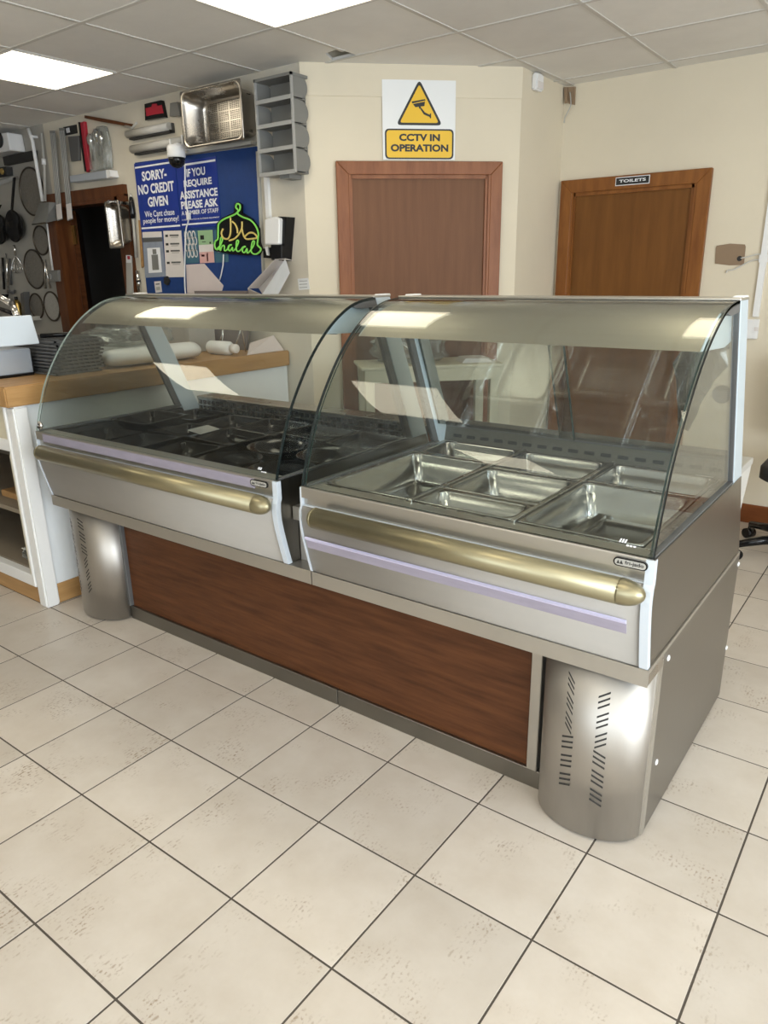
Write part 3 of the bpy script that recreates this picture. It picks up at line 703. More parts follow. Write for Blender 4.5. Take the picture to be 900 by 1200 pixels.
tag(obj('wooden_block', B().box((-.50, .10, .4425), (-.28, .30, .475)), 'wood_beech_x', bev=.004), 'flat wooden block on the upper shelf of the staff counter', 'block')
# machine on the worktop at the photo's left edge
mc = thing('counter_appliance', (-.55, .12, WT), 'white counter-top appliance with tilted front panel, still wrapped in plastic', 'appliance')
obj('base_box', B().box((-.80, -.02, WT+.008), (-.295, .262, WT+.125)), 'foil_blue', mc, bev=.006)
obj('base_foot', B().box((-.79, -.01, WT), (-.285, .255, WT+.012)), 'black_plastic', mc)
p1 = on_y(37, 369, .275); p2 = on_y(47, 403, .275); q2 = on_y(0, 413, 0.03); 
b = B(); b.slab([(p1.x, .275, p1.z), (p2.x, .275, p2.z), (p2.x-.05, .275, p2.z+.01), (p1.x-.06, .275, p1.z-.01)], (0, -.31, 0)); obj('tilted_panel', b, 'panel_cool', mc, bev=.004)
b = B(); b.box((-.78, -.03, WT+.125), (-.46, .26, p1.z-.02)); obj('body', b, 'white_plastic', mc, bev=.008)
q = on_y(33, 373, .262); b = B(); b.lathe((q.x+.002, .262, q.z), [(.004, 0), (.004, .004)], 8, axis='x'); obj('screw', b, 'chrome', mc)
a1 = on_y(0, 348, .30); a2 = on_y(14, 357, .30); a3 = on_y(20, 369, .28); a4 = on_y(0, 362, .3)
obj('chrome_arm', B().tube([a1-Vector((.1, 0, -.02)), a1, a2], .014, 10), 'chrome', mc)
obj('chrome_arm', B().tube([a2+Vector((0, 0, .006)), a3-Vector((0, 0, .01))], .016, 10), 'chrome', mc)
obj('black_grip', B().tube([a4-Vector((.1, 0, .0)), a4, a3-Vector((.03, 0, -.004))], .010, 10), 'black_plastic', mc)
# stack of dark wire racks
for k in range(10):
    z = WT+.002+k*.0165; dx = rnd.uniform(-.012, .012); dy = rnd.uniform(-.01, .01)
    b = B(); xa, xb, ya, yb = -.52+dx, -.12+dx, .285+dy, .525+dy
    b.box((xa, ya, z), (xb, ya+.008, z+.008)); b.box((xa, yb-.008, z), (xb, yb, z+.008)); b.box((xa, ya, z), (xa+.008, yb, z+.008)); b.box((xb-.008, ya, z), (xb, yb, z+.008))
    for j in range(8): yy = ya+.02+(yb-ya-.04)*j/7; b.box((xa, yy, z+.008), (xb, yy+.004, z+.0155))
    for j in range(3): xx = xa+.06+(xb-xa-.12)*j/2; b.box((xx, ya, z+.001), (xx+.006, yb, z+.008))
    tag(obj('wire_rack', b, 'dark_grey'), 'dark wire rack, number %s from the bottom of the stack on the staff counter' % ['one', 'two', 'three', 'four', 'five', 'six', 'seven', 'eight', 'nine', 'ten'][k], 'rack', 'stacked dark wire racks')
kz = WT+.002+10*.0165
kn = thing('knife', (-.2, .37, kz+.002), 'black-handled knife lying on top of the wire rack stack', 'knife')
h1 = Vector((-.30, .34, kz+.012)); h2 = Vector((-.20, .42, kz+.012)); h3 = Vector((-.10, .60, kz+.010))
obj('handle', B().tube([(-.26, .30, kz+.012), (-.20, .40, kz+.014), (-.19, .42, kz+.013)], .0105, 10), 'black_plastic', kn)
obj('blade', B().slab([(-.192, .42, kz+.011), (-.178, .41, kz+.011), (-.10, .56, kz+.009), (-.12, .57, kz+.009)], (0, 0, .003)), 'chrome', kn)
# goods further along the worktop, seen through the left case
crumple('bubble_wrap', 'heap of clear bubble wrap on the staff counter behind the left case', 'wrap', (-.36, .84, WT+.088), .19, .21, .05, 'clear_plastic', 8, n=16, amp=.10)
b = B()
for (y0_, y1_, w0_) in ((.74, 1.14, 0),): b.loft([[(-.18+.085*math.cos(a)*s_, yy, WT+.048+.045*math.sin(a)*s_) for a in [2*PI*k/16 for k in range(16)]] for yy, s_ in ((.56, .25), (.575, .62), (.60, .85), (.64, .97), (.80, 1), (.95, 1), (1.08, .97), (1.12, .93))], 0, True, True, True)
tag(obj('wrapped_parcel', b, 'white_sign'), 'soft white wrapped parcel lying beside the wire racks on the staff counter', 'parcel')
b = B(); b.box((-.56, .62, WT), (-.29, 1.06, WT+.085)); tag(obj('white_carton', b, 'white_paint', bev=.003), 'low white carton behind the soft white parcel on the staff counter', 'carton')
bo = thing('white_bottle', (-.13, 1.18, WT), 'white plastic bottle lying on its side on the staff counter', 'bottle')
obj('bottle_body', B().lathe((-.16, 1.32, WT+.04), [(.0, -.10), (.036, -.10), (.039, -.09), (.039, .06), (.022, .085)], 18, axis='x'), 'white_plastic', bo)
obj('bottle_cap', B().lathe((-.16, 1.32, WT+.04), [(.025, .083), (.0255, .12), (.023, .122), (.0, .122)], 18, axis='x'), 'paper', bo)
# upright grey board leaning near the wall and wire stand
p = [on_y(x, y, 1.62) for x, y in ((226, 341), (288, 341), (296, 401), (246, 401))]
b = B(); b.slab([(p[0].x, 1.63, p[0].z), (p[1].x, 1.63, p[1].z), (p[2].x, 1.56, WT+.002), (p[3].x, 1.56, WT+.002)], (0, .02, 0)); b_ = obj('display_board', b, 'board_grey'); tag(b_, 'dark brown-grey board standing upright on the staff counter by the blue noticeboard', 'board')
ws = thing('wire_stand', (-.2, 1.35, WT), 'thin chrome wire stand with splayed legs on the staff counter', 'stand')
tip = on_y(262, 384, 1.38); tip2 = on_y(283, 384, 1.38)
for a, c in ((tip, (-.30, 1.40, WT+.003)), (tip, (-.24, 1.38, WT+.003)), (tip2, (-.16, 1.40, WT+.003)), (tip2, (-.16, 1.50, WT+.003)), (tip, tip2)): obj('wire_leg', B().tube([a, c], .0035, 6), 'chrome', ws)
p = on_z(315, 407, WT); b = B(); b.slab([(-.02, 1.38, WT+.001), (-.02, 1.68, WT+.001), (-.10, 1.68, WT+.085), (-.14, 1.52, WT+.05)], (0, 0, .002)); tag(obj('loose_paper', b, 'paper_pink'), 'curled sheet of pinkish paper at the wall end of the staff counter', 'paper')
b = B(); b.box((-.62, 1.30, WT), (-.42, 1.50, WT+.21)); tag(obj('grey_carton', b, 'grey_pale', bev=.003), 'pale grey carton standing behind the wire stand on the staff counter', 'carton')
# ================================================================== TABLE IN FRONT OF THE DIAGONAL DOOR
tw = thing('side_table', FD(.60, 0, .30), 'cream painted narrow side table in front of the brown diagonal door', 'table')
TZ = 1.0
ua, va = .24, .0
def ud(x, y, z): p = on_z(x, y, z); q_ = p-Vector((DX, DY, 0)); return q_.dot(Vector((S2, S2, 0))), q_.dot(Vector((S2, -S2, 0)))
uL, wF = ud(424, 432, TZ); uR, wF2 = ud(589, 425, TZ); wF = (wF+wF2)/2
wB = wF-.38
b = B(FD); b.box((uL, TZ-.018, wB), (uR, TZ, wF)); obj('table_top', b, 'cream_paint', tw, bev=.003)
b = B(FD); b.box((uL+.02, TZ-.085, wF-.03), (uR-.01, TZ-.018, wF-.005)); obj('front_rail', b, 'cream_paint', tw)
b = B(FD); b.box((uL+.02, TZ-.085, wB+.005), (uR-.01, TZ-.018, wB+.03)); obj('back_rail', b, 'cream_paint', tw)
for u_ in (uL+.022, uR-.07):
    for w_ in (wF-.06, wB+.012): b = B(FD); b.box((u_, 0, w_), (u_+.05, TZ-.018, w_+.046)); obj('leg', b, 'cream_paint', tw, bev=.003)
c_ = FD((uL+uR)/2-.10, TZ+.001, (wF+wB)/2)
crumple('plastic_bundle', 'crumpled clear plastic bundle on the cream side table', 'bundle', (c_[0], c_[1], c_[2]), .20, .15, .085, 'clear_plastic', 11, n=16, amp=.14)
for k in range(4):
    b = B(FD); uu = uR-.22+k*.006; b.box((uu, TZ+.0005+k*.006, wF-.22), (uu+.17-k*.012, TZ+.006+k*.006, wF-.06)); tag(obj('flat_lid', b, 'paper'), 'pale flat lid, %s in the small stack on the cream side table' % ['bottom one', 'second from bottom', 'third from bottom', 'top one'][k], 'lid', 'flat lids on the side table')
# ================================================================== OFFICE CHAIR (right edge)
oc = thing('office_chair', (2.74, 2.66, 0), 'black office chair on castors by the back wall, cut by the photo edge', 'chair')
cc = Vector((2.74, 2.66, 0))
for k in range(5):
    a = math.radians(146+72*k); d = Vector((math.cos(a), math.sin(a), 0))
    b = B(); b.tube([cc+Vector((0, 0, .105)), cc+d*.2+Vector((0, 0, .10)), cc+d*.33+Vector((0, 0, .082))], [.03, .024, .018], 10); ar = obj('base_arm', b, 'black_plastic', oc)
    w_ = cc+d*.335; s_ = Vector((-d.y, d.x, 0)); b = B()
    b.tube([w_+s_*.026+Vector((0, 0, .0285)), w_-s_*.026+Vector((0, 0, .0285))], .028, 14); b.tube([w_+Vector((0, 0, .028)), w_+Vector((0, 0, .082))], .008, 8); obj('castor', b, 'black_plastic', ar)
obj('gas_lift', B().tube([cc+Vector((0, 0, .09)), cc+Vector((0, 0, .43))], .025, 12), 'black_plastic', oc)
b = B(); b.loft([rrect(cc.x, cc.y, .44*s_, .44*s_, .1*s_, z) for z, s_ in ((.43, .9), (.445, 1), (.50, 1), (.515, .93))], 0, True, True, True); obj('seat', b, 'black_matt', oc)
b = B()
b.loft([[(cc.x+x*s_, cc.y+.23+yo+.02*abs(x)*-4*0, .81+z*s_) for x, z, _ in rrect(0, 0, .43, .44, .09, 0)] for yo, s_ in ((-.03, .92), (-.02, 1), (.015, 1), (.025, .92))], 0, True, True, True); obj('backrest', b, 'black_matt', oc)
obj('back_bar', B().tube([cc+Vector((0, .1, .44)), cc+Vector((0, .26, .50)), cc+Vector((0, .27, .80))], .018, 10), 'black_plastic', oc)
# ================================================================== WALL THINGS: diagonal wall
sg = thing('warning_sign', FD(.64, 2.07, .004), 'white sign with yellow triangle reading CCTV in operation above the brown door', 'sign')
u0, u1, v0, v1 = .439, .846, 2.074, 2.467
b = B(FD); b.box((u0, v0, .0065), (u1, v1, .0095)); obj('plate', b, 'white_sign', sg)
def rpoly(P, r, n=5):
    out = []
    for i in range(len(P)):
        a, p, c = Vector(P[i-1]), Vector(P[i]), Vector(P[(i+1) % len(P)])
        d1, d2 = (a-p).normalized(), (c-p).normalized(); A, C_ = p+d1*r, p+d2*r
        for k in range(n+1):
            t = k/n; out.append(tuple(A*(1-t)**2+p*2*t*(1-t)+C_*t*t))
    return out
def su(px, py): return (u0+(px-250)/273*(u1-u0), v1-(py-77)/304*(v1-v0))
tri = [su(387, 74), su(474, 247), su(300, 247)]
obj('triangle_border', slab_w(B(FD), rpoly(tri, .028), .0095, .0102), 'black_print', sg)
c = (Vector(tri[0])+Vector(tri[1])+Vector(tri[2]))/3
tri2 = [tuple(c+(Vector(p)-c)*.84) for p in tri]
obj('triangle_face', slab_w(B(FD), rpoly(tri2, .016), .0102, .0106), 'yellow_sign', sg)
cam_b = B(FD)
slab_w(cam_b, [su(358, 158), su(408, 148), su(410, 153), su(361, 165)], .0106, .011); slab_w(cam_b, [su(363, 167), su(408, 157), su(406, 174), su(372, 179)], .0106, .011)
slab_w(cam_b, [su(385, 177), su(392, 176), su(394, 184), su(386, 184)], .0106, .011); slab_w(cam_b, [su(389, 183), su(394, 181), su(408, 198), su(428, 208), su(428, 216), su(404, 206)], .0106, .011); slab_w(cam_b, [su(426, 202), su(431, 202), su(431, 220), su(426, 220)], .0106, .011)
obj('camera_pictogram', cam_b, 'black_print', sg)
R_ = [su(258, 378), su(517, 378), su(517, 261), su(258, 261)]
obj('caption_border', slab_w(B(FD), rpoly(R_, .024), .0095, .0102), 'black_print', sg)
R2 = [su(264, 372), su(511, 372), su(511, 267), su(264, 267)]
obj('caption_face', slab_w(B(FD), rpoly(R2, .019), .0102, .0106), 'yellow_sign', sg)
a, c2 = su(311, 308), su(465, 280); text('lettering', 'CCTV IN', FD, a[0], c2[0], a[1], c2[1], .011, 'black_print', sg, .045)
a, c2 = su(279, 349), su(497, 320); text('lettering', 'OPERATION', FD, a[0], c2[0], a[1], c2[1], .011, 'black_print', sg, .045)
# side wall: alarm box, corner tape with wire
s0 = on_x(627, 84, XS+.03); s1 = on_x(641, 110, XS+.03)
al = thing('alarm_sensor', (XS, (s0.y+s1.y)/2, s1.z), 'small white alarm sensor high up beside the ceiling', 'sensor')
b = B(FS); b.box((s0.y+.02, s1.z, 0), (s0.y+.11, H-.012, .035)); obj('sensor_body', b, 'white_plastic', al, bev=.008, seg=2)
b = B(FS); b.box((s0.y+.03, s1.z+.012, .035), (s0.y+.10, s1.z+.045, .038)); obj('sensor_lens', b, 'paper', al)
ctp = thing('corner_bracket', (XS+.02, YT-.02, 2.44), 'brown bracket with loose wire in the ceiling corner', 'bracket')
b = B(FT); slab_w(b, [pt(664, 103), pt(675, 102), pt(674, 123), pt(668, 122)], 0.001, .02); slab_w(b, [pt(663, 103), pt(667, 103), pt(667, 121), pt(664, 122)], .02, .03); obj('bracket_plate', b, 'brown_plate', ctp)
pw = [on_y(x, y, YT-.035) for x, y in ((668, 108), (669, 122), (666, 130), (662, 138), (661, 144))]; obj('loose_wire', B().tube(spline([Vector((p.x, p.y, p.z)) for p in pw], 4), .0035, 6), 'grey_pale', ctp)
# toilets wall
ts = thing('toilets_sign', FT(1.5, 1.93, .034), 'small black sign reading TOILETS on the door frame', 'sign')
c0, c1_, c2_, c3 = pt(721, 218, .036), pt(761, 215, .036), pt(761, 205.5, .036), pt(721, 207.5, .036)
ua_, ub_ = c0[0], c1_[0]; va_, vb_ = (c0[1]+c1_[1])/2, (c2_[1]+c3[1])/2
b = B(FT); b.box((ua_, va_, .0345), (ub_, vb_, .037)); obj('border', b, 'white_print', ts)
b = B(FT); b.box((ua_+.004, va_+.004, .037), (ub_-.004, vb_-.004, .0375)); obj('face', b, 'black_print', ts)
text('lettering', 'TOILETS', FT, ua_+.022, ub_-.022, va_+.016, vb_-.014, .0379, 'white_print', ts, .03)
bp = thing('blank_plate', FT(2.1, 1.49, 0), 'brown blank plate with a cable hole beside the toilets door', 'plate')
P = [pt(x, y) for x, y in ((838, 309), (839, 291), (840, 288), (856, 285.5), (873, 286.5), (874, 289), (872, 309), (871, 310.5), (855, 311))]
obj('plate_face', slab_w(B(FT), P, 0, .006), 'brown_plate', bp)
p = pt(867, 303); b = B(); b.lathe((p[0], YT-.006, p[1]), [(.014, .002), (.014, -.002)], 14, axis='y'); obj('cable_hole', b, 'black_print', bp)
for k, pix in enumerate((((867, 303), (876, 301), (888, 298), (900, 297)), ((852, 320), (853, 317), (860, 316), (868, 312), (880, 306), (890, 304), (900, 304)))):
    pw = [Vector(FT(*pt(x, y), .012)) for x, y in pix]
    if k == 0: pw[0] = Vector(FT(*pt(867, 303), .003))
    o = obj('wall_cable', B().tube(spline(pw, 5), .004, 6), 'wire_white'); tag(o, ['thin pale cable leaving the brown plate to the right', 'loose pale cable with curled end below the brown plate'][k], 'cable')
cdp = thing('cable_conduit', FT(2.27, 1.2, 0), 'white plastic trunking running down to the wall socket', 'conduit')
a, c = pt(897, 240), pt(886, 371); b = B(FT); b.slab([(c[0]-.016, c[1], 0), (c[0]+.016, c[1], 0), (c[0]+.016, H-.01, 0), (c[0]-.016, H-.01, 0)], (0, 0, .018)); obj('trunking', b, 'white_plastic', cdp)
b = B(FT); b.box((c[0]-.022, pt(893, 303)[1]-.02, 0), (c[0]+.022, pt(893, 303)[1]+.02, .022)); obj('trunking_clip', b, 'white_plastic', cdp)
so = thing('wall_socket', FT(2.29, 1.1, 0), 'white double socket on the back wall at the end of the trunking', 'socket')
a, c = pt(855, 396), pt(891, 374); b = B(FT); b.box((a[0], a[1], 0), (c[0], c[1], .022)); obj('socket_box', b, 'white_plastic', so, bev=.004)
for k in range(2): b = B(FT); uu = a[0]+.045+k*.085; b.box((uu, (a[1]+c[1])/2-.010, .022), (uu+.02, (a[1]+c[1])/2+.012, .026)); obj('switch', b, 'paper', so)
# ================================================================== WALL THINGS: kitchen wall
def z2(px, py): return (130+px/3.75, 60+py/3.75)          # crop coordinates -> photo pixels
def wallthing(name, label, cat, px, group=None, w=0):
    p = pl(*px); return thing(name, FL(p[0], p[1], w), label, cat, group)
# noticeboard and notices
Q = [z2(*p) for p in ((105, 490), (640, 418), (672, 1072), (160, 1078))]
nb = thing('noticeboard', FL(-.75, 1.36, 0), 'dark blue felt noticeboard on the kitchen wall', 'noticeboard')
obj('felt', hang(FL, Q, 0.001, .012, pl), 'blue_board', nb)
obj('edge_strip', hang(FL, [z2(*p) for p in ((636, 440), (644, 440), (675, 1070), (668, 1072))], .001, .016, pl), 'grey_pale', nb)
def lw_uv(P, w): return [pl(*z2(*p), w) for p in P]
def sign(label, P, lines, bars):
    w = .0135
    q = lw_uv(P, w+.003); u0 = (q[0][0]+q[3][0])/2; u1 = (q[1][0]+q[2][0])/2; v1 = (q[0][1]+q[1][1])/2; v0 = (q[2][1]+q[3][1])/2
    t = thing('notice_sign', FL((u0+u1)/2, v0, w), label, 'sign', 'blue lettered notice signs')
    b = B(FL); b.box((u0, v0, w), (u1, v1, w+.003)); obj('plate', b, 'blue_sign', t)
    W, Hh = u1-u0, v1-v0
    for (s_, a0, a1, c0, c1, bold) in lines: text('lettering', s_, FL, u0+a0*W, u0+a1*W, v1-c1*Hh, v1-c0*Hh, w+.0036, 'white_print', t, bold)
    for c0, c1 in bars: b = B(FL); b.box((u0+.015*W, v1-c1*Hh, w+.003), (u0+.985*W, v1-c0*Hh, w+.0036)); obj('white_rule', b, 'white_print', t)
    return t
sign('blue sign with white lettering reading sorry no credit given', [(105, 493), (287, 468), (300, 782), (130, 795)],
     [('SORRY-', .17, .78, .125, .265, .035), ('NO CREDIT', .04, .93, .31, .455, .035), ('GIVEN', .25, .75, .50, .645, .035), ('We Cant chase', .14, .88, .70, .79, .012), ('people for money!', .08, .97, .80, .905, .012)], [(.045, .07), (.935, .96)])
sign('blue sign with white lettering asking customers to ask staff for assistance', [(295, 490), (462, 458), (482, 765), (302, 782)],
     [('IF YOU', .25, .72, .12, .24, .035), ('REQUIRE', .16, .86, .28, .40, .035), ('ASSISTANCE', .03, .98, .44, .56, .035), ('PLEASE ASK', .04, .97, .59, .71, .035), ('A MEMBER OF STAFF', .03, .97, .735, .80, .015), ('IN REFRIGERATION & CATERING EQUIPMENT', .03, .98, .86, .885, .012)], [(.04, .07), (.93, .955)])
def notice(name, label, P, matn, w=.0135, th=.002, cat='notice'):
    q = lw_uv(P, w+th); t = thing(name, FL(sum(a for a, _ in q)/4, min(v for _, v in q), w), label, cat)
    obj('sheet', slab_w(B(FL), q, w, w+th), matn, t); return t, q, w+th
def inset(t, q, w, name, a0, a1, c0, c1, matn, th=.0008):
    def bl(s_, r_):
        top = Vector(q[0]).lerp(Vector(q[1]), s_); bot = Vector(q[3]).lerp(Vector(q[2]), s_); return tuple(top.lerp(bot, r_))
    return obj(name, slab_w(B(FL), [bl(a0, c0), bl(a1, c0), bl(a1, c1), bl(a0, c1)], w, w+th), matn, t)
t, q, w = notice('poster', 'grey poster with a bottle drawn on it, pinned below the credit sign', [(138, 795), (222, 792), (240, 990), (150, 996)], 'grey_poster')
inset(t, q, w, 'title_bar', 0, 1, .13, .22, 'dark_grey'); inset(t, q, w, 'top_strip', 0, 1, 0, .12, 'paper'); inset(t, q, w, 'halo', .2, .85, .35, .9, 'white_print', .0006); inset(t, q, w, 'bottle_picture', .40, .72, .50, .84, 'grey_plastic', .0012); inset(t, q, w, 'bottle_neck', .47, .66, .38, .49, 'grey_plastic', .0012)
t, q, w = notice('poster', 'white printed notice beside the bottle poster', [(230, 790), (308, 788), (324, 992), (242, 994)], 'paper')
for k, c0 in enumerate((.08, .26, .41, .66)): inset(t, q, w, 'print_line', .35, .85, c0, c0+.035, 'dark_grey'); inset(t, q, w, 'print_line', .4, .8, c0+.05, c0+.07, 'grey_pale'); inset(t, q, w, 'print_mark', .1, .25, c0+.0, c0+.05, 'black_print')
t, q, w = notice('poster', 'teal poster with rows of pale circles', [(320, 790), (380, 787), (387, 930), (330, 934)], 'teal_poster')
for r_ in range(4):
    for c_ in range(3):
        cx, cy = .2+.28*c_+(.1 if r_ % 2 else 0)-.05, .10+.19*r_
        top = Vector(q[0]).lerp(Vector(q[1]), cx); bot = Vector(q[3]).lerp(Vector(q[2]), cx); c = top.lerp(bot, cy+.03)
        b = B(FL); slab_w(b, [(c.x+.017*math.cos(a), c.y+.026*math.sin(a)) for a in [2*PI*k/14 for k in range(14)]], w, w+.0006); slab_w(b, [(c.x+.010*math.cos(a), c.y+.017*math.sin(a)) for a in [2*PI*k/14 for k in range(14)]], w+.0006, w+.001, 1); obj('pale_circle', b, ['paper', 'teal_poster'], t)
t, q, w = notice('leaflet', 'green and pink leaflet beside the teal poster', [(381, 788), (446, 785), (455, 928), (392, 932)], 'green_poster')
inset(t, q, w, 'pink_band', 0, 1, .66, 1, 'pink_poster'); inset(t, q, w, 'pale_band', 0, 1, .44, .66, 'paper'); inset(t, q, w, 'drawing', .15, .4, .15, .28, 'black_print'); inset(t, q, w, 'drawing', .25, .5, .34, .36, 'black_print'); inset(t, q, w, 'drawing', .75, .85, .36, .42, 'black_print'); inset(t, q, w, 'drawing', .5, .6, .7, .95, 'red_pack'); inset(t, q, w, 'drawing', .15, .35, .74, .8, 'red_pack')
t, q, w = notice('sticker_sheet', 'small blue-grey sheet below the neon sign', [(452, 785), (510, 780), (518, 926), (460, 930)], 'teal_poster'); inset(t, q, w, 'pale_patch', .2, .8, .3, .7, 'grey_poster')
t, q, w = notice('small_label', 'tiny white label low on the noticeboard', [(190, 1012), (218, 1010), (224, 1058), (196, 1062)], 'paper'); inset(t, q, w, 'print_line', .2, .8, .2, .3, 'dark_grey'); inset(t, q, w, 'print_line', .2, .8, .5, .8, 'grey_pale')
t, q, w = notice('pinned_paper', 'blank pinkish paper pinned askew below the teal poster', [(330, 938), (410, 934), (494, 1030), (335, 1072)], 'paper_pink')
obj('tail', slab_w(B(FL), lw_uv([(335, 1060), (494, 1030), (480, 1075), (335, 1080)], .016), .0135, .015), 'paper_pink', t)
p = pl(*z2(257, 1008)); bk = thing('bow_clip', FL(p[0], p[1], .014), 'small black bow clip pinned on the noticeboard', 'clip')
for k in range(5):
    a = 2*PI*k/5; b = B(FL); b.lathe((0, 0, 0), [(.001, 0), (.001, .001)], 4) if False else slab_w(b, [(p[0]+.016*math.cos(a)+.014*math.cos(c), p[1]+.016*math.sin(a)+.014*math.sin(c)) for c in [2*PI*j/8 for j in range(8)]], .0145, .022+.002*k); obj('loop', b, 'black_matt', bk)
# neon sign
def zn(px, py): return (240+px/6.923, 230+py/6.923)
ns = thing('neon_sign', FL(-.35, 1.5, .014), 'green and yellow neon halal sign on the blue noticeboard', 'sign')
outl = [(70, 440), (70, 380), (95, 340), (95, 220), (140, 175), (235, 130), (240, 60), (270, 45), (300, 65), (300, 130), (380, 180), (440, 260), (445, 370), (465, 430), (440, 480), (340, 480), (200, 470)]
obj('backing', slab_w(B(FL), [pl(*zn(*p), .03) for p in outl], .018, .030), 'black_plastic', ns)
def stroke(name, pts, m, r=.0052, w=.036):
    P = [Vector((*pl(*zn(*p), w), w)) for p in pts]; b = B(); b.tube([FL(*p) for p in spline(P, 5)], r, 8); obj(name, b, m, ns)
stroke('green_outline', [(130, 420), (95, 432), (80, 400), (86, 365), (106, 345), (108, 290), (113, 225), (150, 190), (205, 165), (252, 142), (270, 115), (252, 90), (262, 62), (284, 70), (285, 105), (266, 140), (310, 170), (372, 195), (415, 245), (434, 300), (430, 360), (428, 395), (454, 425), (446, 450), (418, 470)], 'neon_green')
stroke('green_letters', [(100, 425), (128, 395), (145, 345), (132, 335), (124, 380), (126, 440), (140, 405), (158, 402), (160, 440), (182, 432), (196, 400), (218, 395), (200, 402), (192, 430), (206, 442), (224, 415), (226, 442), (246, 430), (270, 385), (272, 360), (258, 366), (256, 430), (270, 448), (292, 435), (310, 412), (330, 408), (310, 420), (306, 448), (324, 456), (342, 425), (344, 458), (364, 448), (396, 400), (402, 366), (386, 372), (376, 440), (392, 466), (418, 470)], 'neon_green', .0045)
stroke('yellow_script', [(208, 172), (210, 240), (206, 310), (185, 345), (150, 338), (135, 300), (148, 265)], 'neon_yellow')
stroke('yellow_script', [(222, 205), (245, 225), (262, 262), (266, 300)], 'neon_yellow')
stroke('yellow_script', [(302, 205), (300, 260), (275, 310), (240, 345), (198, 360)], 'neon_yellow')
stroke('yellow_script', [(300, 255), (312, 310), (335, 345), (380, 345), (424, 335), (400, 302), (365, 296), (340, 312), (322, 330)], 'neon_yellow')
b = B(); b.tube([FL(*pl(*zn(*p), .02), .02) for p in ((152, 470), (148, 560), (132, 640), (120, 680))], .004, 6); obj('power_lead', b, 'white_plastic', ns)
# dome camera with cable
dc = thing('security_camera', FL(-1.05, 2.12, .05), 'white and black dome camera fixed above the blue signs', 'camera')
p = pl(207, 185, .14)
ctr = Vector(FL(p[0], p[1], .14))
obj('camera_body', B().lathe(ctr, [(.0, .070), (.045, .068), (.052, .055), (.054, 0.005), (.050, 0)], 22), 'white_plastic', dc)
obj('camera_dome', B().lathe(ctr, [(.049, .002), (.050, -.012), (.043, -.036), (.026, -.052), (.0, -.058)], 22), 'black_plastic', dc)
obj('camera_bracket', B().box((ctr.x-.015, ctr.y, ctr.z+.05), (ctr.x+.015, YL-.002, ctr.z+.08)), 'white_plastic', dc)
for px in ((199, 163), (213, 158)): pa = pl(*px, .11); obj('aerial', B().tube([Vector(FL(pa[0], pa[1], .11)), Vector(FL(pa[0], ctr.z+.05, .11))], .006, 8), 'white_plastic', dc)
pc = [z2(325, 500), z2(328, 640), z2(340, 740), z2(328, 800), z2(324, 1000), z2(328, 1070)]
obj('camera_cable', B().tube(spline([Vector(FL(*pl(*q, .03), .03)) for q in pc], 4), .0045, 6), 'white_plastic', dc)
b = B(); pp = Vector(FL(*pl(*z2(341, 725), .034), .034)); b.box(pp-Vector((.012, .008, .02)), pp+Vector((.012, .008, .02))); obj('cable_joint', b, 'white_plastic', dc)
# big perforated pan hanging on the wall
def z3(px, py): return (200+px/5.294, 80+py/5.294)
def hung_pan(name, label, corners, w_front, w_back, matn, botm, cat='pan', perf=False, r=.035):
    q = [pl(*c, w_front) for c in corners]     # TL TR BR BL
    u0, u1 = (q[0][0]+q[3][0])/2, (q[1][0]+q[2][0])/2; v0, v1 = (q[2][1]+q[3][1])/2, (q[0][1]+q[1][1])/2
    t = thing(name, FL((u0+u1)/2, v0, w_back), label, cat)
    cu, cv, lx, lz = (u0+u1)/2, (v0+v1)/2, u1-u0, v1-v0; fl = .012
    L = [rrect(cu, cv, lx, lz, .012, w_front-.005), rrect(cu, cv, lx, lz, .012, w_front), rrect(cu, cv, lx-2*fl, lz-2*fl, r, w_front), rrect(cu, cv, lx-2*fl-.006, lz-2*fl-.006, r, w_front-.006),
         rrect(cu, cv, lx-2*fl-.010, lz-2*fl-.010, r, w_front-.03), rrect(cu, cv, lx-2*fl-.03, lz-2*fl-.03, r, w_front-.036), rrect(cu, cv, lx-2*fl-.045, lz-2*fl-.045, r, w_back+.02), rrect(cu, cv, lx-2*fl-.06, lz-2*fl-.06, r*.8, w_back+.004), rrect(cu, cv, lx-2*fl-.09, lz-2*fl-.09, r*.7, w_back)]
    b = B(FL); b.loft(L, 0, True, False, True); o = obj('pan_shell', b, matn, t); md = o.modifiers.new('thickness', 'SOLIDIFY'); md.thickness = .0014
    return t, cu, cv, lx, lz
t, cu, cv, lx, lz = hung_pan('perforated_pan', 'large deep perforated steel pan hung on the kitchen wall', [z3(55, 155), z3(428, 52), z3(455, 440), z3(85, 505)], .16, .012, 'steel_warm', 'steel_warm', perf=True, r=.05)
for i in range(4):
    for j in range(4):
        b = B(FL); pu, pv = lx*.165, lz*.16
        a0 = cu-lx*.37+i*lx*.185; c0 = cv-lz*.36+j*lz*.18
        for y_ in range(6):
            for x_ in range(5): b.box((a0+pu*x_/5, c0+pv*y_/6, .0125), (a0+pu*(x_+.62)/5, c0+pv*(y_+.45)/6, .0136))
        o = obj('perforations', b, 'olive_dark', t); o['kind'] = 'stuff'
b = B(FL)
for j in range(3):
    for k in range(7):
        for s_ in range(2): b.box((cu+lx/2-.036, cv-lz*.33+j*lz*.23+k*lz*.028, .055+s_*.04), (cu+lx/2-.0345, cv-lz*.33+j*lz*.23+k*lz*.028+lz*.014, .085+s_*.04))
o = obj('side_perforations', b, 'black_print', t); o['kind'] = 'stuff'
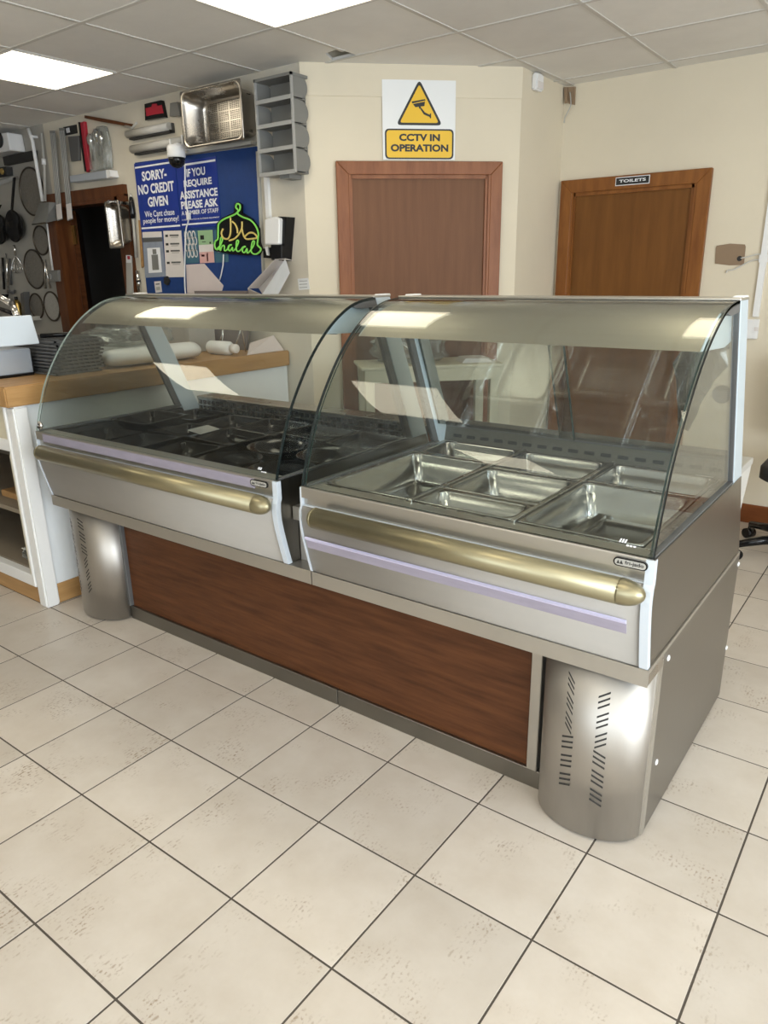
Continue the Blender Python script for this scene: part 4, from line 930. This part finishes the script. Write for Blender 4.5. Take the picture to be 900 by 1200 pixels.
# shelf edge under the pan
b = B(FL); slab_w(b, [pl(*z3(90, 515)), pl(*z3(535, 455)), pl(*z3(535, 478)), pl(*z3(92, 545))], .001, .05); tag(obj('wall_ledge', b, 'grey_pale'), 'thin grey ledge on the wall below the perforated pan', 'ledge')
# four-tier bin tower
WF = .125
q = [pl(*z3(*c), WF) for c in ((515, 62), (742, 30), (775, 645), (555, 672))]
u0, u1 = (q[0][0]+q[3][0])/2, (q[1][0]+q[2][0])/2; v1, v0 = (q[0][1]+q[1][1])/2, (q[2][1]+q[3][1])/2
bt = thing('storage_bins', FL((u0+u1)/2, v0, 0), 'grey plastic tower of four open wall bins in the corner', 'storage bins')
v1 = min(v1, H-.02); hh = (v1-v0)/4
b = B(FL); b.box((u0+.01, v0, .012), (u1-.006, v1, .018)); obj('back_plate', b, 'grey_plastic', bt)
for k in range(4):
    c0 = v0+k*hh
    b = B(FL); b.box((u0, c0, .018), (u1, c0+.008, WF)); o = obj('bin', b, 'grey_plastic', bt); b = B(FL); b.box((u0+.004, c0-.004, WF), (u1-.004, c0+.016, WF+.006)); obj('bin_lip', b, 'bin_light', o)
    for ua_, ub_ in ((u0, u0+.006), (u1-.006, u1)):
        b = B(FL); arc = [(c0+hh*.5+hh*.48*math.sin(a), .06-.058*max(0, math.cos(a))) for a in [PI/2-PI*j/12 for j in range(13)]]
        P = [(ua_, c0+.002, WF-.004), (ua_, c0+hh-.002, WF-.004)]+[(ua_, v_, w_) for v_, w_ in arc]
        b.slab(P, (ub_-ua_, 0, 0)); obj('bin_side', b, 'grey_plastic', o)
    b = B(FL); b.box((u0+.12, c0+hh*.34, .008), (u0+.22, c0+hh*.36, .010)); b.box((u0+.17, c0+hh*.37, .008), (u0+.235, c0+hh*.40, .010)); obj('label_mark', b, 'white_print', o)
for ua_ in (u0-.003, u1-.006): b = B(FL); b.box((ua_, v0, WF-.010), (ua_+.010, v1, WF+.003)); obj('front_post', b, 'bin_light', bt)
b = B(FL); b.box((u0-.003, v1-.014, .0), (u1+.004, v1, WF+.003)); obj('top_rail', b, 'grey_plastic', bt)
b = B(FL); b.box(((u0+u1)/2, v0-.022, .01), ((u0+u1)/2+.07, v0, WF-.02)); obj('bottom_clip', b, 'grey_plastic', bt)
# trunking beside and below the bins
a, c = pl(*z3(540, 20)), pl(*z2(700, 730)); b = B(FL); b.box((c[0]-.015, c[1]-.005, 0), (c[0]+.013, pl(*z2(690, 565))[1]+.03, .02)); tag(obj('cable_trunking', b, 'white_plastic'), 'short white trunking between the grey bins and the soap dispenser', 'conduit')
# soap dispenser and fold-out box
sd = thing('soap_dispenser', FL(-.12, 1.5, 0), 'black and clear wall soap dispenser below the grey bins', 'dispenser')
q = [pl(*z2(*c), .07) for c in ((735, 726), (772, 728), (757, 922), (736, 915))]
obj('back_plate', slab_w(B(FL), q, .001, .07), 'black_plastic', sd)
q = [pl(*z2(*c), .10) for c in ((672, 738), (715, 726), (738, 735), (735, 850), (672, 850))]; b = slab_w(B(FL), q, .02, .095); obj('tank', b, 'white_plastic', sd, bev=.006)
q = [pl(*z2(*c), .09) for c in ((700, 848), (750, 850), (750, 920), (703, 918))]; obj('pump_housing', slab_w(B(FL), q, .02, .09), 'black_plastic', sd, bev=.004)
q = [pl(*z2(*c), .05) for c in ((668, 868), (702, 862), (702, 910), (670, 908))]; obj('lever', slab_w(B(FL), q, .01, .05), 'black_plastic', sd)
q = [pl(*z2(*c), .06) for c in ((676, 862), (688, 858), (692, 898), (684, 896))]; obj('white_clip', slab_w(B(FL), q, .05, .06), 'white_plastic', sd)
bx = thing('open_carton', FL(-.1, 1.37, 0), 'tilted open white carton hanging below the soap dispenser', 'carton')
F3 = lambda c, w: Vector(FL(*pl(*z2(*c), w), w))
A1, A2, A3, A4 = F3((600, 1042), .13), F3((663, 1070), .16), F3((766, 912), .16), F3((720, 915), .12)
B3, B2 = F3((787, 975), .08), F3((705, 1125), .08)
b = B(); b.add([A2, A3, B3, B2], [(0, 1, 2, 3)]); b.v += [v+Vector((-.004, .004, 0)) for v in b.v]; b.f += [(7, 6, 5, 4)]+[(i, (i+1) % 4, 4+(i+1) % 4, 4+i) for i in range(4)]; b.m += [0]*5; b.s += [False]*5; obj('front_flap', b, 'white_sign', bx)
b = B(); b.add([A1, A4, A4+Vector((0, .1, .0)), A1+Vector((0, .1, 0))], [(0, 1, 2, 3)]); b.add([A4, A3, A3+Vector((0, .06, -.01)), A4+Vector((0, .1, 0))], [(0, 1, 2, 3)]); b.add([A1, A2, B2, F3((610, 1075), .05)], [(0, 1, 2, 3)]); b.add([A1+Vector((0, .09, 0)), A4+Vector((0, .09, 0)), B3, B2], [(0, 1, 2, 3)]); o = obj('carton_body', b, 'paper', bx); md = o.modifiers.new('thickness', 'SOLIDIFY'); md.thickness = .002
t_ = thing('small_notice', FL(.15, 1.4, 0), 'small handwritten white note on the cream wall by the door', 'notice')
q = [pl(*z2(*c), .002) for c in ((820, 1000), (866, 996), (875, 1046), (826, 1050))]; obj('sheet', slab_w(B(FL), q, .0005, .002), 'white_sign', t_)
for k in range(3):
    q = [pl(*z2(*c), .0025) for c in ((828, 1010+k*14), (862, 1008+k*14), (862, 1010+k*14), (828, 1012+k*14))]; obj('writing', slab_w(B(FL), q, .002, .0026), 'dark_grey', t_)
# red packet, grey roll dispensers, wooden rail
rp = thing('red_packet', FL(-1.3, 2.4, 0), 'red and black packet pinned near the ceiling', 'packet')
obj('packet', hang(FL, [z2(*c) for c in ((147, 232), (220, 215), (236, 290), (150, 304))], .001, .025, pl), 'black_plastic', rp)
obj('red_front', hang(FL, [z2(*c) for c in ((152, 250), (178, 244), (180, 232), (200, 230), (204, 240), (222, 236), (230, 272), (180, 280), (156, 286))], .026, .003, pl), 'red_pack', rp)
gb = hang(FL, [z2(*c) for c in ((258, 228), (290, 222), (303, 284), (256, 286))], .001, .03, pl); tag(obj('switch_box', gb, 'grey_plastic', bev=.003), 'small dark grey box between the red packet and the perforated pan', 'box')
for k, (P, lab) in enumerate((([(55, 345), (240, 305), (250, 345), (68, 385)], 'upper grey wall-mounted film dispenser near the ceiling'), ([(78, 412), (305, 365), (318, 405), (88, 455)], 'lower grey wall-mounted film dispenser above the blue sign'))):
    q = [pl(*z2(*c), .06) for c in P]; t = thing('film_dispenser', FL(q[0][0], q[3][1], 0), lab, 'dispenser', 'grey film dispensers')
    mid = (q[0][1]+q[3][1])/2; rr = abs(q[0][1]-q[3][1])*.42; uu0, uu1 = q[0][0], q[1][0]; zc = sum(v for _, v in q)/4
    obj('roll_cover', B().tube([FL(uu0, zc, rr+.012), FL(uu1, zc, rr+.012)], rr, 18), 'roll_grey', t)
    b = B(FL); b.box((uu0+.02, zc-rr-.010, .002), (uu1+.006, zc-rr+.004, .04)); obj('cutter_rail', b, 'black_matt', t)
    b = B(FL); b.box((uu1+.0005, zc-rr, .002), (uu1+.006, zc+rr*.9, rr*.9)); obj('end_plate', b, 'dark_grey', t)
wr_ = thing('wooden_rail', FL(-1.7, 2.4, 0), 'short brown wooden rail fixed under the ceiling', 'rail')
obj('rail_bar', hang(FL, [(99, 135), (122, 139), (150, 144.5), (150, 148), (120, 143), (99, 138.5)], .001, .04, pl), 'wood_jamb', wr_)
obj('rail_hook', B().tube([FL(*pl(145, 147, .03), .03), FL(*pl(155, 150, .05), .05), FL(*pl(160, 144, .06), .06)], .008, 8), 'grey_pale', wr_)
# things hung left of the signs (photo pixels)
sk = []
for k, (P, lab) in enumerate((([(58, 153), (64, 153), (73, 257), (67, 259)], 'left long pack of steel skewers hung over the kitchen door frame'), ([(69, 150), (75, 150), (85, 257), (79, 259)], 'right long pack of steel skewers hung over the kitchen door frame'))):
    t = thing('skewer_pack', FL(*pl(*P[3]), .035), lab, 'skewers', 'hung skewer packs')
    obj('card', hang(FL, P, .036, .004, pl), 'grey_plastic', t)
    for j in range(4):
        f0, f1 = (j+.5)/4, (j+.5)/4
        a = Vector(P[0]).lerp(Vector(P[1]), f0); c = Vector(P[3]).lerp(Vector(P[2]), f1)
        obj('skewer', B().tube([FL(*pl(a.x, a.y+3, .044), .044), FL(*pl(c.x, c.y-3, .044), .044)], .0035, 6), 'grey_pale', t)
    q = [Vector(P[0]).lerp(Vector(P[3]), .82), Vector(P[1]).lerp(Vector(P[2]), .82), Vector(P[1]).lerp(Vector(P[2]), .99), Vector(P[0]).lerp(Vector(P[3]), .99)]
    obj('label', hang(FL, [tuple(v) for v in q], .048, .001, pl), 'paper', t)
kb_ = thing('blade_pack', FL(-1.95, 2.2, 0), 'black card holding a grey blade, hung above the kitchen doorway', 'packet')
obj('card', hang(FL, [(74, 149), (89, 146), (90, 156), (76, 159)], .001, .006, pl), 'black_print', kb_)
obj('blade', hang(FL, [(79.5, 160), (92, 159), (92.5, 188), (83, 189)], .001, .02, pl), 'dark_grey', kb_, bev=.003)
obj('print', hang(FL, [(77, 150.5), (81, 149.5), (82, 155), (78, 156)], .007, .001, pl), 'white_print', kb_)
rb_ = thing('red_case', FL(-1.85, 2.1, 0), 'narrow red and black knife case hung above the kitchen doorway', 'case')
obj('red_body', hang(FL, [(92, 144), (98, 142), (101, 170), (105, 198), (101, 202), (97, 185), (94, 165)], .001, .025, pl), 'red_pack', rb_, bev=.003)
obj('black_edge', hang(FL, [(91.5, 143), (93.5, 143), (97, 172), (101, 201), (99, 201), (95, 172)], .001, .028, pl), 'black_plastic', rb_)
cbg = thing('utensil_bag', FL(-1.7, 2.1, 0), 'clear bag of steel utensils hung above the kitchen doorway', 'bag')
obj('bag', hang(FL, [(103, 160), (112, 148), (120, 147), (124, 162), (127, 197), (105, 201)], .002, .045, pl), 'clear_plastic', cbg, bev=.008)
for c in ((107, 168), (114, 162), (119, 165)):
    p = Vector(FL(*pl(*c, .02), .02)); b = B(); b.lathe(p, [(.006, -.11), (.008, -.03), (.026, .0), (.028, .03), (.018, .055), (.0, .06)], 12); obj('steel_utensil', b, 'chrome', cbg)
b = B(); p = Vector(FL(*pl(114, 160, .03), .03)); b.box(p-Vector((.012, .004, .03)), p+Vector((.012, .004, .03))); obj('yellow_tag', b, 'brass', cbg)
fbx = thing('foil_carton', FL(-1.85, 2.08, 0), 'long blue-grey foil carton on a bracket above the kitchen door frame', 'carton')
obj('carton', hang(FL, [(81, 206), (124, 199), (125, 209), (82, 214)], .001, .06, pl), 'foil_blue', fbx, bev=.004)
obj('carton_end', hang(FL, [(124, 199), (128, 199), (130, 207), (125, 209)], .001, .062, pl), 'white_plastic', fbx)
# small steel pan by the kitchen door
t, cu, cv, lx, lz = hung_pan('small_steel_pan', 'narrow deep steel pan hung beside the kitchen doorway', [(122, 236), (138, 234), (145, 291), (128, 291)], .14, .035, 'steel_warm', 'steel_warm', r=.03)
b = B(FL); b.box((cu-.01, cv+lz/2-.02, .0), (cu+.01, cv+lz/2, .16)); obj('hook', b, 'chrome', t)
# sharpening steel, brush, packets right of the doorway
st = thing('sharpening_steel', FL(-1.37, 1.6, .01), 'sharpening steel with black handle hung beside the blue board', 'sharpening steel')
obj('handle', B().tube([FL(*pl(153.5, 231, .02), .02), FL(*pl(154, 238, .02), .02), FL(*pl(155.5, 250, .02), .02), FL(*pl(156, 256, .02), .02)], [.011, .018, .019, .014], 12), 'black_plastic', st)
obj('rod', B().tube([FL(*pl(156, 256, .02), .02), FL(*pl(159.5, 302, .02), .02)], .009, 10), 'grey_pale', st)
obj('ring', B().tube([FL(*pl(153, 227, .02), .02), FL(*pl(153.5, 232, .02), .02)], .005, 8), 'chrome', st)
obj('wooden_spatula', hang(FL, [(162, 258), (165, 258), (168, 312), (165.5, 314)], .001, .012, pl), 'wood_beech'); tag(bpy.data.objects['wooden_spatula'], 'thin wooden strip hung at the left edge of the blue board', 'spatula')
pk = thing('tool_packet', FL(-1.46, 1.4, .03), 'clear tool packet with red label hung on the door frame', 'packet')
obj('packet_body', hang(FL, [(147.5, 300), (153, 300), (155, 344), (148.5, 344)], .033, .012, pl), 'grey_pale', pk)
obj('packet_label', hang(FL, [(147.5, 299), (153, 299), (153.5, 308), (148, 308)], .046, .002, pl), 'white_sign', pk)
obj('packet_print', hang(FL, [(149, 300), (152, 300), (152.3, 304), (149.5, 304)], .048, .001, pl), 'red_pack', pk)
tb_ = thing('steel_tube', FL(-1.4, 1.36, .0), 'short steel tube hung low between the doorway and blue board', 'tube')
obj('tube', B().tube([FL(*pl(161, 317, .02), .02), FL(*pl(164, 346, .02), .02)], .014, 12), 'chrome', tb_)
obj('tube_band', B().tube([FL(*pl(162, 328, .02), .02), FL(*pl(162.3, 331, .02), .02)], .0155, 12), 'black_matt', tb_)
# pizza screens
for k, (cx, cy, hw, hh_, mm, lab) in enumerate(((36.7, 224.6, 13, 28.5, 'mesh_screen', 'largest round mesh screen, high on the kitchen wall behind the scoop'), (47.8, 281.7, 9, 17, 'mesh_screen', 'round mesh screen just below the scoop on the kitchen wall'), (39.8, 315.5, 12.3, 22.7, 'mesh_screen', 'second largest round mesh screen, in the middle of the kitchen wall'), (42.5, 358.8, 7.9, 14.4, 'mesh_screen', 'smallest round mesh screen, lowest on the left'), (60.6, 359, 9.4, 16.8, 'mesh_light', 'pale round mesh screen, lowest beside the door frame'))):
    c = pl(cx, cy, .01); r = abs(pl(cx, cy-hh_, .01)[1]-pl(cx, cy+hh_, .01)[1])/2
    t = thing('pizza_screen', FL(c[0], c[1]-r, .005), lab, 'mesh screen', 'round mesh screens')
    b = B(); b.lathe(FL(c[0], c[1], .006), [(r*.98, -.002), (r*.98, .002)], 36, axis='y'); obj('mesh', b, mm, t)
    ring = [FL(c[0]+r*math.cos(a), c[1]+r*math.sin(a), .008) for a in [2*PI*j/40 for j in range(41)]]; b = B(); b.tube(ring, .0075, 6, caps=False); obj('rim', b, 'mesh_rim', t)
# scoop with long handle
sp_ = thing('long_scoop', FL(-2.4, 1.95, .02), 'grey long-handled scoop hung beside the kitchen door frame', 'scoop')
obj('handle', B().tube([FL(*pl(48.5, 156, .03), .03), FL(*pl(52, 195, .035), .035), FL(*pl(53, 236, .05), .05)], .010, 8), 'grey_pale', sp_)
obj('handle_joint', B().tube([FL(*pl(51, 186, .034), .034), FL(*pl(51.5, 193, .036), .036)], .016, 8), 'white_plastic', sp_)
q = [(*pl(47, 238, .05), .05), (*pl(58, 237, .08), .08), (*pl(57, 250, .10), .10), (*pl(54, 261, .11), .11), (*pl(38, 263, .11), .11)]
b = B(FL); b.add(q, [(0, 1, 2, 3, 4)]); b.add([q[0], q[1], (q[1][0], q[1][1], .02), (q[0][0], q[0][1], .02)], [(0, 1, 2, 3)]); b.add([q[1], q[2], q[3], (q[3][0], q[3][1]+.02, .02), (q[1][0], q[1][1], .02)], [(0, 1, 2, 3, 4)]); o = obj('scoop_pan', b, 'grey_plastic', sp_); md = o.modifiers.new('thickness', 'SOLIDIFY'); md.thickness = .004
obj('scoop_lip', B().tube([FL(*q[4]), FL(*q[3])], .006, 6), 'mesh_rim', sp_)
# white pipe from ceiling to a grey switch
wp = thing('white_pipe', FL(-2.5, 1.3, 0), 'thin white pipe running down the kitchen wall to a grey switch box', 'pipe')
obj('pipe', B().tube([FL(*pl(33, 151, .046), .046), FL(*pl(38, 165, .046), .046), FL(*pl(50, 236, .046), .046)], .013, 8), 'white_plastic', wp)
for c in ((36, 160), (49, 230)): p = pl(*c, .046); b = B(FL); b.box((p[0]-.016, p[1]-.008, .0), (p[0]+.016, p[1]+.008, .05)); obj('pipe_clip', b, 'white_plastic', wp)
obj('pipe', B().tube([FL(*pl(55.5, 262, .028), .028), FL(*pl(62, 318, .028), .028)], .010, 8), 'white_plastic', wp)
obj('switch_box', hang(FL, [(56, 317), (67.5, 316.5), (68.5, 330), (57, 330.5)], .001, .05, pl), 'grey_plastic', wp, bev=.004)
obj('switch', hang(FL, [(58, 321), (60, 321), (60.5, 327), (58.5, 327)], .051, .006, pl), 'chrome', wp)
tg = thing('steel_tongs', FL(-2.6, 1.28, 0), 'pair of steel tongs hung beside the grey switch box', 'tongs')
for dx in (-1.2, 1.2): obj('tong_arm', B().tube([FL(*pl(53, 304, .015), .015), FL(*pl(54+dx, 322, .015), .015), FL(*pl(56.5+dx*2.6, 338, .015), .015)], [.006, .006, .011], 8), 'chrome', tg)
# frying pans
for k, (cx, cy, hh_, hx, hy, lab) in enumerate(((18.5, 265, 19.5, 18.5, 208, 'black frying pan hung by its handle on the kitchen wall'), (0.5, 268, 19, 2.5, 240, 'black frying pan half out of the picture at the left edge'))):
    c = pl(cx, cy, .05); r = abs(pl(cx, cy-hh_, .05)[1]-pl(cx, cy+hh_, .05)[1])/2
    t = thing('frying_pan', FL(c[0], c[1]-r, .01), lab, 'frying pan', 'hung frying pans')
    o_ = FL(c[0], c[1], .02); b = B(); b.lathe(o_, [(0, -.012), (r*.75, -.012), (r*.95, -.045), (r, -.05), (r, -.046), (r*.78, -.004), (0, -.003)], 30, axis='y'); obj('pan_bowl', b, 'black_plastic', t)
    hp = pl(hx, hy, .05); b = B(FL); slab_w(b, [(c[0]-.012, c[1]+r*.9), (c[0]+.012, c[1]+r*.9), (hp[0]+.014, hp[1]), (hp[0]-.010, hp[1])], .055, .07); obj('handle', b, 'black_plastic', t, bev=.003)
# whisk, hook rail, dark strips and bottles at the far left
wk = thing('steel_whisk', FL(-2.95, 1.5, 0), 'steel wire whisk hung below the frying pan', 'whisk')
tp = Vector(FL(*pl(16.5, 287, .03), .03)); bt_ = Vector(FL(*pl(21, 320, .03), .03))
obj('whisk_handle', B().tube([tp, tp.lerp(bt_, .35)], .011, 8), 'chrome', wk)
for j in range(6):
    a = PI*j/6; s_ = Vector((math.cos(a), math.sin(a), 0))*.045; P = [tp.lerp(bt_, .35), tp.lerp(bt_, .6)+s_*.6, tp.lerp(bt_, .88)+s_, bt_, tp.lerp(bt_, .88)-s_, tp.lerp(bt_, .6)-s_*.6, tp.lerp(bt_, .35)]
    obj('whisk_wire', B().tube(spline(P, 4), .002, 5), 'chrome', wk)
obj('utensil_rail', hang(FL, [(0, 212), (17, 206), (18, 210), (0, 217)], .001, .03, pl), 'chrome'); tag(bpy.data.objects['utensil_rail'], 'chrome hook rail on the kitchen wall at the left edge', 'rail')
obj('knife_rack', hang(FL, [(3, 184), (39, 176), (40, 187), (5, 194)], .001, .03, pl), 'black_matt'); tag(bpy.data.objects['knife_rack'], 'long black magnetic strip high on the kitchen wall', 'rack')
sk_ = thing('wall_speaker', FL(-3.0, 2.35, 0), 'white box speaker under the ceiling at the left edge', 'speaker')
obj('speaker_box', hang(FL, [(-14, 158), (8, 155), (12, 176), (-14, 182)], .001, .12, pl), 'white_plastic', sk_, bev=.006)
p = pl(-1, 164, .125); b = B(); b.lathe(FL(p[0], p[1], .121), [(.05, .004), (.055, -.006), (.03, -.008), (0, -.004)], 18, axis='y'); obj('speaker_cone', b, 'black_matt', sk_)
ti = thing('dial_timer', FL(-3.0, 2.1, 0), 'dark box with brass dial at the left edge of the kitchen wall', 'timer')
obj('timer_case', hang(FL, [(-8, 197), (7, 195), (8, 205), (-8, 208)], .001, .05, pl), 'black_matt', ti)
p = pl(2.5, 201, .055); b = B(); b.lathe(FL(p[0], p[1], .052), [(.022, .002), (.022, -.008)], 14, axis='y'); obj('dial', b, 'brass', ti)
for k, (xa, ya, xb, yb, m_) in enumerate(((3, 302, 5, 345, 'black_plastic'), (7, 297, 10, 350, 'chrome'), (11.5, 303, 13, 340, 'dark_grey'))):
    t = thing('ladle', FL(*pl(xb, yb, .02), .0), ['black handled ladle, second from the left edge of the kitchen wall', 'wide steel ladle hung beside the black handled ladle', 'grey ladle hung nearest the whisk', 'dark ladle hung right at the photo edge'][k], 'ladle', 'hung ladles')
    obj('handle', B().tube([FL(*pl(xa, ya, .02), .02), FL(*pl(xb, yb-6, .02), .02)], .010, 8), m_, t)
    p = Vector(FL(*pl(xb+.5, yb, .03), .03)); obj('bowl', B().lathe(p, [(.0, -.035), (.022, -.025), (.032, 0), (.030, .001), (.02, -.02), (0, -.03)], 14), m_, t)
bb = thing('yellow_bottle', FL(-2.85, 1.2, 0), 'small yellow bottle on the wall shelf at the left', 'bottle')
p = Vector(FL(*pl(22.5, 372, .06), .06)); obj('bottle_body', B().lathe(p, [(.0, 0), (.028, 0), (.03, .01), (.03, .11), (.012, .14)], 14), 'brass', bb); obj('bottle_cap', B().lathe(p, [(.013, .14), (.013, .165), (0, .165)], 12), 'black_plastic', bb)
b = hang(FL, [(14, 373), (33, 371), (34, 376), (14, 378)], .001, .11, pl); tag(obj('wall_shelf', b, 'grey_pale'), 'small pale shelf on the kitchen wall under the yellow bottle', 'shelf')
b = hang(FL, [(23.5, 344), (27.5, 342), (30, 371), (26, 373)], .001, .05, pl); tag(obj('chopping_board', b, 'dark_grey', bev=.002), 'narrow dark board standing on the small wall shelf', 'board')
# crumpled clear bag hanging behind the hot case's rear glass
Rr = random.Random(2)
cen = [(831, 402, .045), (828, 415, .060), (820, 430, .062), (814, 448, .048), (809, 465, .036), (806, 482, .026), (802, 500, .018)]
lp = []
for cx, cy, wd_ in cen:
    P = on_y(cx, cy, .80); lp.append([(P.x+wd_*math.cos(a)*(1+Rr.uniform(-.35, .35)), .80+wd_*.35*math.sin(a)*(1+Rr.uniform(-.4, .4)), P.z+Rr.uniform(-.014, .014)) for a in [2*PI*k/14 for k in range(14)]])
b = B(); b.loft(lp, 0, False, True, True)
tp_ = on_y(831, 402, .80); b.tube([(tp_.x, .80, tp_.z), (tp_.x+.02, .74, tp_.z+.09)], .004, 6)
tag(obj('plastic_bag', b, 'wrap_plastic'), 'crumpled clear plastic bag hanging behind the right end of the hot case', 'bag')
